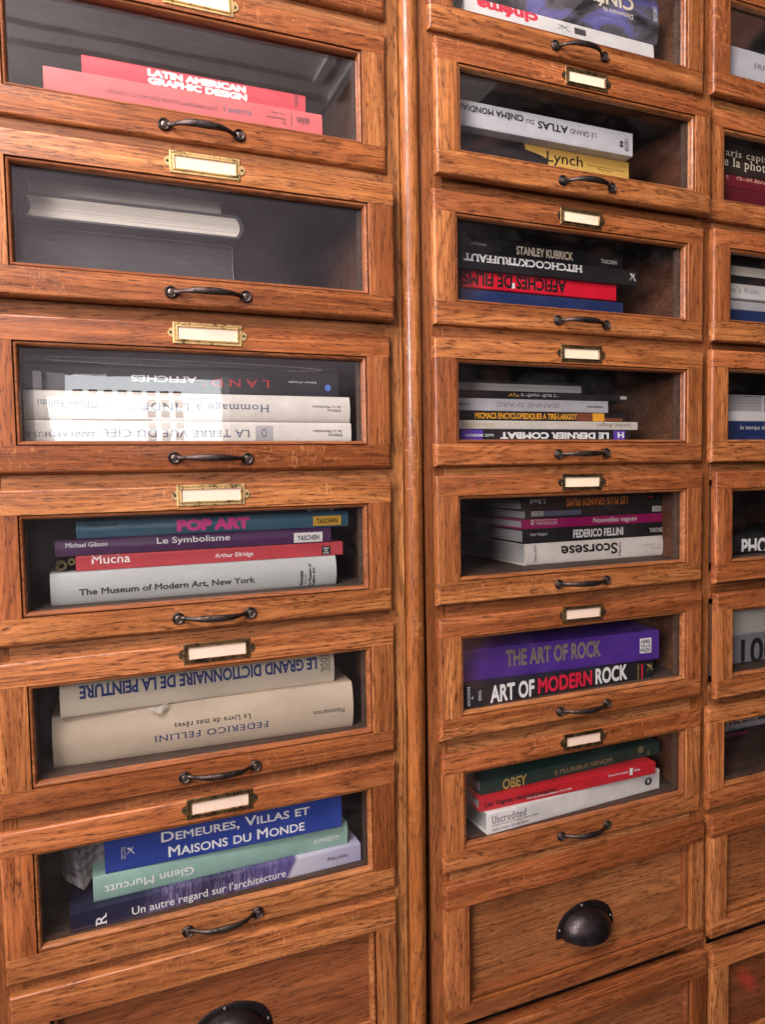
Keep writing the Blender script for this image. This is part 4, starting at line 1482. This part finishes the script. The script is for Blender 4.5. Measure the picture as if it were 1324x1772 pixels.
   ('#', '', 'orange', '', 0.2264, 0.2465, 0.0009, 0.0131),
   ('MICMACS ENCYCLOPEDIQUES A TIRE-LARIGOT', 'bc', 'orange', 'n', 0.0377, 0.1998, 0.0013, 0.0106),
   ('#', '', 'rust', '', 0.2465, 0.2792, 0.0012, 0.0134),
 ]),
 'R4d': ((0.4, 0.038, 0.0743), 0.0, 0.2619, 0.0165, [
   ("JEANNE D'ARC", 'b', 'midgrey', 'u', 0.078, 0.1805, 0.0053, 0.0133),
   ('LUC BESSON', 'b', 'dkgrey', 'u', 0.0113, 0.0391, 0.0069, 0.0099),
   ('#', '', 'midgrey', '', 0.0459, 0.0466, 0.0013, 0.0163),
   ('INTERVISTA', 'b', 'dkgrey', 'u', 0.2246, 0.2518, 0.0072, 0.0098),
 ]),
 'R4e': ((0.405, 0.04, 0.0908), 0.0, 0.2914, 0.0086, [
   ('LE PHÉNOMÈNE', 'b', 'ltgrey', 'u', 0.1137, 0.1741, 0.003, 0.0101),
   ('TAXI', 'b', 'orange', 'u', 0.0939, 0.111, 0.0038, 0.0091),
   ('#', '', 'ltgrey', '', 0.2801, 0.2914, 0.0035, 0.0078),
 ]),
 'R4f': ((0.408, 0.05, 0.0994), 0.0, 0.2205, 0.0168, [
 ]),
 'R5a': ((0.533, 0.055, -0.1369), 0.0, 0.2485, 0.0303, [
   ('Scorsese', 'b', 'ink', 'u', 0.0588, 0.1581, 0.0081, 0.0247),
   ('Martin', 's', 'ink', 'up', 0.1596, 0.1649, 0.0046, 0.0245),
   ('Patrick Brion', 'serif', 'ink', 'up', 0.0134, 0.0176, 0.0049, 0.0283),
   ('de La Martinière', 'serif', 'midgrey', 'u', 0.2022, 0.2379, 0.0157, 0.0188),
   ('Editions', 'serif', 'midgrey', 'u', 0.2201, 0.2379, 0.0111, 0.0141),
 ]),
 'R5b': ((0.531, 0.055, -0.1066), 0.0, 0.2574, 0.0204, [
   ('FEDERICO FELLINI', 'bc', 'white', 'n', 0.0831, 0.1722, 0.0044, 0.0162),
   ('Chris Wiegand', 'serif', 'white', 'n', 0.0108, 0.0382, 0.0097, 0.0146),
   ('TASCHEN', 'b', 'ltgrey', 'n', 0.2217, 0.2496, 0.0058, 0.0122),
 ]),
 'R5c': ((0.5295, 0.055, -0.0862), 0.0, 0.2555, 0.0136, [
   ('Nouvelles vagues', 'b', 'pale', 'n', 0.1195, 0.1989, 0.0022, 0.0114),
   ('VERSAILLES', 'serif', 'pale', 'n', 0.021, 0.0572, 0.0054, 0.0097),
   ('Bibliothèque', 's', 'pale', 'n', 0.021, 0.0566, 0.0105, 0.0132),
   ('O', 'x', 'pale', 'n', 0.013, 0.0186, 0.0054, 0.013),
   ('#', '', 'plum', '', 0.2524, 0.2626, 0.0012, 0.01),
 ]),
 'R5d': ((0.536, 0.057, -0.0726), 0.0, 0.251, 0.0121, [
   ('#', '', 'ltgrey', '', 0.2232, 0.2511, 0.0026, 0.0109),
   ('le Monde', 'serif', 'ink', 'n', 0.2287, 0.2466, 0.0045, 0.0088),
   ('#', '', 'ltgrey', '', 0.009, 0.0288, 0.0039, 0.0107),
   ('#', '', 'slate', '', 0.0293, 0.0933, 0.0034, 0.0105),
   ('CAHIERS', 'b', 'ink', 'n', 0.0102, 0.0274, 0.0075, 0.0101),
   ('CINEMA', 'b', 'ink', 'n', 0.0102, 0.0274, 0.0044, 0.0069),
 ]),
 'R5e': ((0.529, 0.055, -0.0605), 0.0, 0.255, 0.0175, [
   ('LES PLUS GRANDS FILMS', 'bc', 'orangered', 'u', 0.0739, 0.1827, 0.0039, 0.0152),
   ('S. Braud', 'bc', 'ltgrey', 'u', 0.0132, 0.0384, 0.0086, 0.0158),
   ('#', '', 'redt', '', 0.2195, 0.2305, 0.012, 0.0144),
 ]),
 'R6a': ((0.4114, 0.0125, -0.309), 0.025, 0.3159, 0.028, [
   ('ART OF', 'bc', 'white', 'n', 0.04, 0.1087, 0.002, 0.0253),
   ('MODERN', 'bc', 'redt', 'n', 0.1146, 0.2055, 0.0036, 0.0252),
   ('ROCK', 'bc', 'white', 'n', 0.2113, 0.2679, 0.0032, 0.026),
   ('GRUSHKIN', 'serif', 'ltgrey', 'up', 0.0054, 0.0092, 0.0032, 0.0281),
   ('&', 'serif', 'ltgrey', 'up', 0.0109, 0.0139, 0.0115, 0.0153),
   ('KING', 'serif', 'ltgrey', 'up', 0.0217, 0.026, 0.0083, 0.0212),
   ('#', '', 'redt', '', 0.2941, 0.2969, -0.0006, 0.022),
   ('ROCKIN', 'serif', 'gold', 'up', 0.2866, 0.2898, 0.0018, 0.0221),
   ('~', '', 'gold', '', 0.3039, 0.317, 0.0099, 0.0219),
 ]),
 'R6b': ((0.399, 0.035, -0.281), -0.0631, 0.3346, 0.0425, [
   ('THE ART OF ROCK', 'psy', 'olive', 'n', 0.086, 0.2353, 0.0134, 0.037),
   ('#', '', 'white', '', 0.3012, 0.3209, 0.0111, 0.0325),
   ('ABBE', 'b', 'ink', 'n', 0.3024, 0.3193, 0.0254, 0.0305),
   ('VILLE', 'b', 'ink', 'n', 0.3024, 0.3194, 0.0191, 0.0243),
   ('PRESS', 'b', 'ink', 'n', 0.3024, 0.3194, 0.0125, 0.018),
 ]),
 'R7a': ((0.4462, 0.0152, -0.4838), 0.0531, 0.305, 0.0293, [
   ('Uncredited', 'serif', 'dkgrey', 'n', 0.0062, 0.0619, 0.0138, 0.0239),
   ('Graphic Design & Opening Titles in Movies', 'serif', 'dkgrey', 'n', 0.007, 0.083, 0.0092, 0.013),
   ('Gemma Solana / Antonio Boneu', 'serif', 'dkgrey', 'n', 0.0069, 0.0647, 0.0039, 0.0079),
   ('@', '', 'ink', '', 0.2755, 0.2898, 0.0095, 0.0209),
   ('8', 'b', 'white', 'n', 0.2801, 0.2852, 0.0127, 0.0188),
 ]),
 'R7b': ((0.4386, 0.0217, -0.4545), 0.0, 0.2958, 0.0175, [
   ('Les Vagues révolutionnaires', 'b', 'ink', 'n', 0.0071, 0.1195, 0.0041, 0.0127),
   ("L'art du cinéma politique 1914-1989", 'b', 'pale', 'n', 0.0726, 0.1459, 0.0032, 0.0073),
   ('Beaux Arts Institut', 'b', 'pale', 'n', 0.2101, 0.2452, 0.0103, 0.0137),
   ('#', '', 'white', '', 0.2477, 0.253, 0.0061, 0.0163),
   ('Seine', 'b', 'pale', 'n', 0.2551, 0.2667, 0.0102, 0.0141),
 ]),
 'R7c': ((0.4461, 0.0313, -0.437), 0.0382, 0.3165, 0.0187, [
   ('OBEY', 'b', 'gold', 'n', 0.0339, 0.0731, 0.0009, 0.0158),
   ('E PLURIBUS VENOM', 'b', 'dullgold', 'n', 0.1212, 0.2242, 0.0046, 0.0114),
   ('@', '', 'dullgold', '', 0.273, 0.2843, 0.0077, 0.0182),
   ('#', '', 'dullgold', '', 0.2923, 0.2952, 0.0025, 0.0202),
 ]),
 'C1a': ((0.848, 0.02, 0.554), 0.0, 0.302, 0.0558, [
   ('SRIV', 'serif', 'dkgrey', 'n', 0.0671, 0.1003, 0.0324, 0.0391),
 ]),
 'C2a': ((0.85, 0.03, 0.3816), 0.0, 0.32, 0.0314, [
 ]),
 'C2b': ((0.85, 0.03, 0.413), 0.0, 0.31, 0.0181, [
   ('PETER BEARD', 'b', 'salmon', 'n', 0.0443, 0.1168, 0.0122, 0.019),
   ('q', 's', 'salmon', 'n', 0.0228, 0.0274, 0.0092, 0.0159),
 ]),
 'C2c': ((0.845, 0.03, 0.4311), 0.0, 0.295, 0.0559, [
   ('Paris capitale', 'serif', 'cream', 'n', 0.0148, 0.1386, 0.0234, 0.0366),
   ('de la photographie', 'serif', 'cream', 'n', 0.0115, 0.192, 0.0078, 0.025),
 ]),
 'C3a': ((0.85, 0.03, 0.2079), 0.0, 0.27, 0.0251, [
 ]),
 'C3b': ((0.852, 0.03, 0.233), 0.0, 0.288, 0.0135, [
 ]),
 'C3c': ((0.85, 0.03, 0.25), 0.0, 0.28, 0.0221, [
   ("Man's Ruin", 'serif', 'midgrey', 'n', 0.0165, 0.0925, 0.0088, 0.0176),
 ]),
 'C4a': ((0.85, 0.03, 0.0353), 0.0, 0.29, 0.0293, [
   ('le temps des', 's', 'ltgrey', 'n', 0.0563, 0.1181, 0.015, 0.0231),
   ('HERVE BAZIN', 'b', 'blueink', 'n', 0.0751, 0.1347, 0.0027, 0.0059),
 ]),
 'C4b': ((0.85, 0.03, 0.0646), 0.0, 0.3, 0.0147, [
 ]),
 'C5a': ((0.85, 0.02, -0.1369), 0.0, 0.29, 0.0265, [
   ('PHOTO', 'bc', 'white', 'n', 0.0501, 0.1444, -0.0042, 0.0212),
 ]),
 'C6a': ((0.85, 0.02, -0.309), 0.0, 0.29, 0.0439, [
   ('100', 'd', 'ink', 'n', 0.0511, 0.1281, -0.0048, 0.037),
 ]),
 'C7a': ((0.93, 0.135, -0.4838), 0.0, 0.26, 0.0123, [
   ('BRASSAI', 'b', 'plumred', 'u', 0.0662, 0.1223, -0.0008, 0.007),
 ]),
 'C7b': ((0.935, 0.135, -0.4715), 0.0, 0.265, 0.01, [
   ('Care of Flags', 's', 'blueink', 'u', 0.0733, 0.1391, -0.0022, 0.0055),
 ]),
 'C7c': ((0.93, 0.137, -0.4615), 0.0, 0.26, 0.0105, [
   ('#', '', 'rust', '', 0.0674, 0.0729, -0.0008, 0.0044),
   ('#', '', 'rust', '', 0.0777, 0.0846, -0.0012, 0.0044),
   ('#', '', 'rust', '', 0.088, 0.1047, -0.0011, 0.0041),
   ('#', '', 'rust', '', 0.1089, 0.1243, -0.0013, 0.004),
   ('#', '', 'rust', '', 0.1272, 0.1357, -0.0014, 0.0037),
   ('#', '', 'rust', '', 0.1385, 0.1428, -0.001, 0.0044),
   ('#', '', 'dkgrey', '', 0.147, 0.1737, -0.0004, 0.0049),
 ]),
}

# ------------------------------------------------------------------ every book in its drawer
make_book('L1a', M['pinkcover'], "salmon pink book with a rounded spine, lower of the two pink books", bulge=0.001)
make_book('L1b', M['pinkred'], "red pink book with heavy white block lettering, upper of the two pink books", bulge=0.001)
wrapped = make_book('L2a', M['darkplastic'], "dark book in crinkled plastic under the pale page edges", board_t=0.002)
tail_book((-0.0764, 0.030, 0.2600), 0.2190, 0.0252, 0.17, "thick hardback lying with its page edges outwards and rounded spine to the right", M['darkboard'], pages_cream, 0.0065, 0.0020)
tail_book((-0.0745, 0.050, 0.2853), 0.2050, 0.0215, 0.16, "pale page block on top of the hardback with the rounded spine", M['black'], pages_cream, 0.001, 0.0012)
make_book('L3a', M['warmwhite'], "warm white book with small grey emblem, lowest under the window reflection", bulge=0.0012)
make_book('L3b', M['warmwhite'], "warm white rounded book right under the black book with the blue dot", bulge=0.003)
make_book('L3c', M['blackgloss'], "black book with white and red upside-down letters and a blue dot sticker")
top_black = make_book('L3d', M['blackgloss'], "black glossy book lying on the black book with the blue dot")
clear_film = plain("clear_film_edge", (0.62, 0.60, 0.64), 0.15, 0.3, 200)


def film_edge(parent, pts, r):
    """The bright folded rim of a clear plastic sleeve."""
    bm = bmesh.new()
    tube(bm, pts, r, 6)
    link_mesh("plastic_sleeve", bm, clear_film, parent, True)


film_edge(top_black, [(0.178 - 0.155 * math.cos(2 * math.pi * k / 60), -0.0022 - 0.0006 * math.sin(2 * math.pi * k / 60), 0.0035 + 0.0034 * math.sin(2 * math.pi * k / 60) + 0.0012 * math.cos(2 * math.pi * k / 60)) for k in range(60)], 0.00022)
make_book('L4a', M['greywrap'], "thick grey museum book in wrinkled plastic, lowest below the brick red book", bulge=0.0042)
make_book('L4b', M['muchared'], "brick red book with white lettering resting on the thick grey book")
make_book('L4c', M['violet'], "glossy dark violet book with a white publisher label", bulge=0.0024)
make_book('L4d', M['teal'], "glossy teal book with hot pink lettering and a yellow label", bulge=0.0024)
make_book('L4e', M['black'], "dark book with a grey label peeping above the teal book")
make_book('L5a', M['cloth'], "thick linen bound book with blue upside-down lettering, lower in its pair", bulge=0.006, board_t=0.003, depth=0.26)
make_book('L5b', M['spotted'], "foxed cream book with tall navy upside-down letters and a torn lower edge", bulge=0.003, board_t=0.003, depth=0.25)
make_book('L6a', M['arch'], "dark purple architecture book with a pale sky end, lowest under the mint book")
make_book('L6b', M['mint'], "mint green book with white upside-down lettering", bulge=0.002)
make_book('L6c', M['royal'], "royal blue book with two lines of white capitals", depth=0.22)
make_book('R1a', M['whitec'], "thick white book with red upside-down lettering at the top edge", bulge=0.002)
make_book('R1b', M['wildlife'], "dark camouflage patterned dictionary on top of the white book with red letters", bulge=0.004)
make_book('R2a', M['lynch'], "yellow and black paperback under the silver white book", board_t=0.0008)
make_book('R2b', M['silver'], "silver white book with black upside-down letters on the yellow paperback", board_t=0.001)
make_book('R3a', M['navyc'], "plain navy blue book under the scarlet book")
make_book('R3b', M['scarlet'], "scarlet book with heavy black upside-down letters", pages_cream)
make_book('R3c', M['black'], "black book with white slab letters upside down on the scarlet book")
make_book('R3d', M['blackgloss'], "black book with cream capitals, topmost above the white slab letters")
make_book('R4a', M['black'], "black book with wide white upside-down letters and purple patches, lowest of the thin stack")
make_book('R4b', M['bone'], "bone white thin book reaching furthest right in the thin stack", board_t=0.0015)
make_book('R4c', M['black'], "black book with yellow orange capitals in the middle of the thin stack")
make_book('R4d', M['palegrey'], "pale grey book with grey upside-down capitals in the thin stack")
make_book('R4e', M['black'], "thin black book with a white and orange upside-down title", board_t=0.0008)
tail_book((0.4080, 0.050, 0.0995), 0.2210, 0.0165, 0.17, "dark book with grey page edges outwards, topmost of the thin stack", M['blackgloss'], pages_grey, 0.003, 0.0030)
make_book('R5a', M['warmwhite'], "white book with big black upside-down title under the black film book", pages_grey, bulge=0.002)
make_book('R5b', M['black'], "black book with white condensed capitals between the magenta and white books", pages_grey)
make_book('R5c', M['magenta'], "magenta book with pale title in the middle of its stack", pages_grey)
make_book('R5d', M['black'], "thin black and grey book with two small white labels on the magenta book", pages_grey, board_t=0.0008)
make_book('R5e', M['black'], "black book with orange upside-down capitals, topmost above the magenta book", pages_grey)
make_book('R6a', M['black'], "black book with white and red capitals under the purple book", depth=0.25)
make_book('R6b', M['deepviolet'], "thick purple book with olive psychedelic lettering and white square", pages_cream, depth=0.26)
make_book('R7a', M['whitec'], "white book with a grey serif title, lowest under the red book", pages_grey, depth=0.24)
make_book('R7b', M['red2'], "poster red book with black title between the green and white books", pages_grey, depth=0.22)
make_book('R7c', M['green'], "bottle green book with dull gold capitals, topmost on the red book", pages_grey, depth=0.22)
make_book('C1a', M['silver'], "big white book cut by the right edge of the picture")
make_book('C2a', M['maroon2'], "plain deep maroon book under the red lettered one at the right edge")
make_book('C2b', M['maroon'], "maroon book with salmon capitals at the right edge")
make_book('C2c', M['umber'], "thick dark brown book with two lines of cream serif letters")
make_book('C3a', M['navyc'], "navy book lowest in the banded stack at the right edge")
make_book('C3b', M['palegrey'], "pale grey book on the navy one in the banded stack")
make_book('C3c', M['whitec'], "white book with grey serif title in the banded stack at the right edge")
tail_book((0.8500, 0.030, 0.2750), 0.27, 0.0330, 0.2, "thick book with cream page edges outwards, topmost in the banded stack", M['black'], pages_cream, 0.002, 0.009)
make_book('C4a', M['navyc'], "navy book with a small pale title under the papers at the right edge")
make_book('C4b', M['whitec'], "thin white book on the navy book with the small pale title", board_t=0.001)
tail_book((0.8500, 0.036, 0.0795), 0.115, 0.026, 0.2, "short grey page block on the thin white book at the right edge", M['palegrey'], pages_grey, 0.0, 0.0014)
make_book('C5a', M['black'], "black book with big white capitals cut by the right edge")
make_book('C6a', M['grey'], "grey book with large black digits at the right edge")
tail_book((0.8500, 0.022, -0.2648), 0.29, 0.0355, 0.2, "white page edges of a thick book on the grey book with digits", M['palegrey'], pages, 0.002, 0.0012)
make_book('C7a', M['black'], "black book with dark red letters at the back of the nearly empty drawer", depth=0.19)
make_book('C7b', M['palegrey'], "pale blue grey book between the black and white ones at the back", depth=0.19)
make_book('C7c', M['whitec'], "white book with brown blocks of lettering, topmost at the back", depth=0.19)


film_edge(wrapped, [(0.002 + 0.0054 * k, -0.0006 - 0.0005 * random.random(), 0.0512 + 0.0003 * random.random()) for k in range(40)] + [(0.2178, -0.0008, 0.0502), (0.2186, -0.0009, 0.040), (0.2180, -0.0009, 0.028), (0.2188, -0.0008, 0.014), (0.2184, -0.0006, 0.002)], 0.00014)


# ------------------------------------------------------------------ small loose things
def paper_roll():
    m = plain("olive_paper", (0.22, 0.17, 0.07), 0.7, 0.2, 120)
    for (x, z, r, lab) in ((-0.0530, -0.0962, 0.0062, "rolled olive paper lying left of the brick red book, the larger of two"),
                           (-0.0428, -0.0925, 0.0042, "small rolled olive paper between the brick red book and the larger roll")):
        bm = bmesh.new()
        th = 0.0006
        n = 46
        A, B = [], []
        for k in range(n):
            a = 2 * math.pi * 2.2 * k / (n - 1) + 1.0
            rr = r * (0.45 + 0.55 * k / (n - 1))
            for lst, rad in ((A, rr), (B, rr - th)):
                lst.append([bm.verts.new((rad * math.cos(a), yy, rad * math.sin(a))) for yy in (0.0, 0.09)])
        for L_ in (A, B):
            for p, q in zip(L_[:-1], L_[1:]):
                bm.faces.new((p[0], p[1], q[1], q[0]))
        for k in range(n - 1):
            bm.faces.new((A[k][0], A[k + 1][0], B[k + 1][0], B[k][0]))
        o = link_mesh("paper_roll", bm, m, None, True, (x, 0.038, z))
        o['label'] = lab
        o['category'] = 'paper roll'


paper_roll()


def curled_paper():
    m = plain("grey_tissue_paper", (0.36, 0.33, 0.34), 0.7, 0.12, 40)
    bm = bmesh.new()
    rows = []
    pts = ((0.000, 0.036, 0.006), (0.004, 0.022, 0.000), (0.012, 0.014, -0.005), (0.022, 0.012, -0.011), (0.029, 0.018, -0.004), (0.036, 0.026, 0.000), (0.048, 0.032, 0.001))
    for j in range(6):
        f = j / 5
        rows.append([bm.verts.new((x + 0.002 * math.sin(4 * f + x * 90), y + 0.012 * f + 0.003 * math.sin(f * 7 + x * 60), z * (1 - f) + 0.042 * f + 0.002 * math.sin(x * 140))) for x, y, z in pts])
    for a, b in zip(rows[:-1], rows[1:]):
        for k in range(len(a) - 1):
            bm.faces.new((a[k], a[k + 1], b[k + 1], b[k]))
    bmesh.ops.solidify(bm, geom=bm.faces, thickness=0.0003)
    bmesh.ops.subdivide_edges(bm, edges=bm.edges, cuts=1, smooth=0.6)
    o = link_mesh("tissue_paper", bm, m, None, True, (-0.0680, 0.030, -0.4440))
    o['label'] = "crumpled grey tissue paper curling down left of the royal blue book"
    o['category'] = 'paper'


curled_paper()


def torn_flap():
    m = plain("torn_white_paper", (0.70, 0.66, 0.60), 0.8, 0.1, 200)
    bm = bmesh.new()
    V = [bm.verts.new(p) for p in ((0, 0, 0.0005), (0.006, -0.0006, 0.0008), (0.012, -0.001, -0.0004), (0.020, -0.0012, 0.0028), (0.024, -0.0004, 0.0034), (0.017, -0.0030, -0.0052), (0.013, -0.0032, -0.0062), (0.009, -0.0022, -0.0024))]
    bm.faces.new((V[0], V[1], V[7]))
    bm.faces.new((V[1], V[2], V[7]))
    bm.faces.new((V[2], V[6], V[7]))
    bm.faces.new((V[2], V[3], V[5], V[6]))
    bm.faces.new((V[3], V[4], V[5]))
    bmesh.ops.solidify(bm, geom=bm.faces, thickness=0.0004)
    o = link_mesh("paper_scrap", bm, m, None, False, (0.0250, 0.0265, -0.2570))
    o['label'] = "torn white paper scrap hanging from the foxed cream book"
    o['category'] = 'paper scrap'


torn_flap()
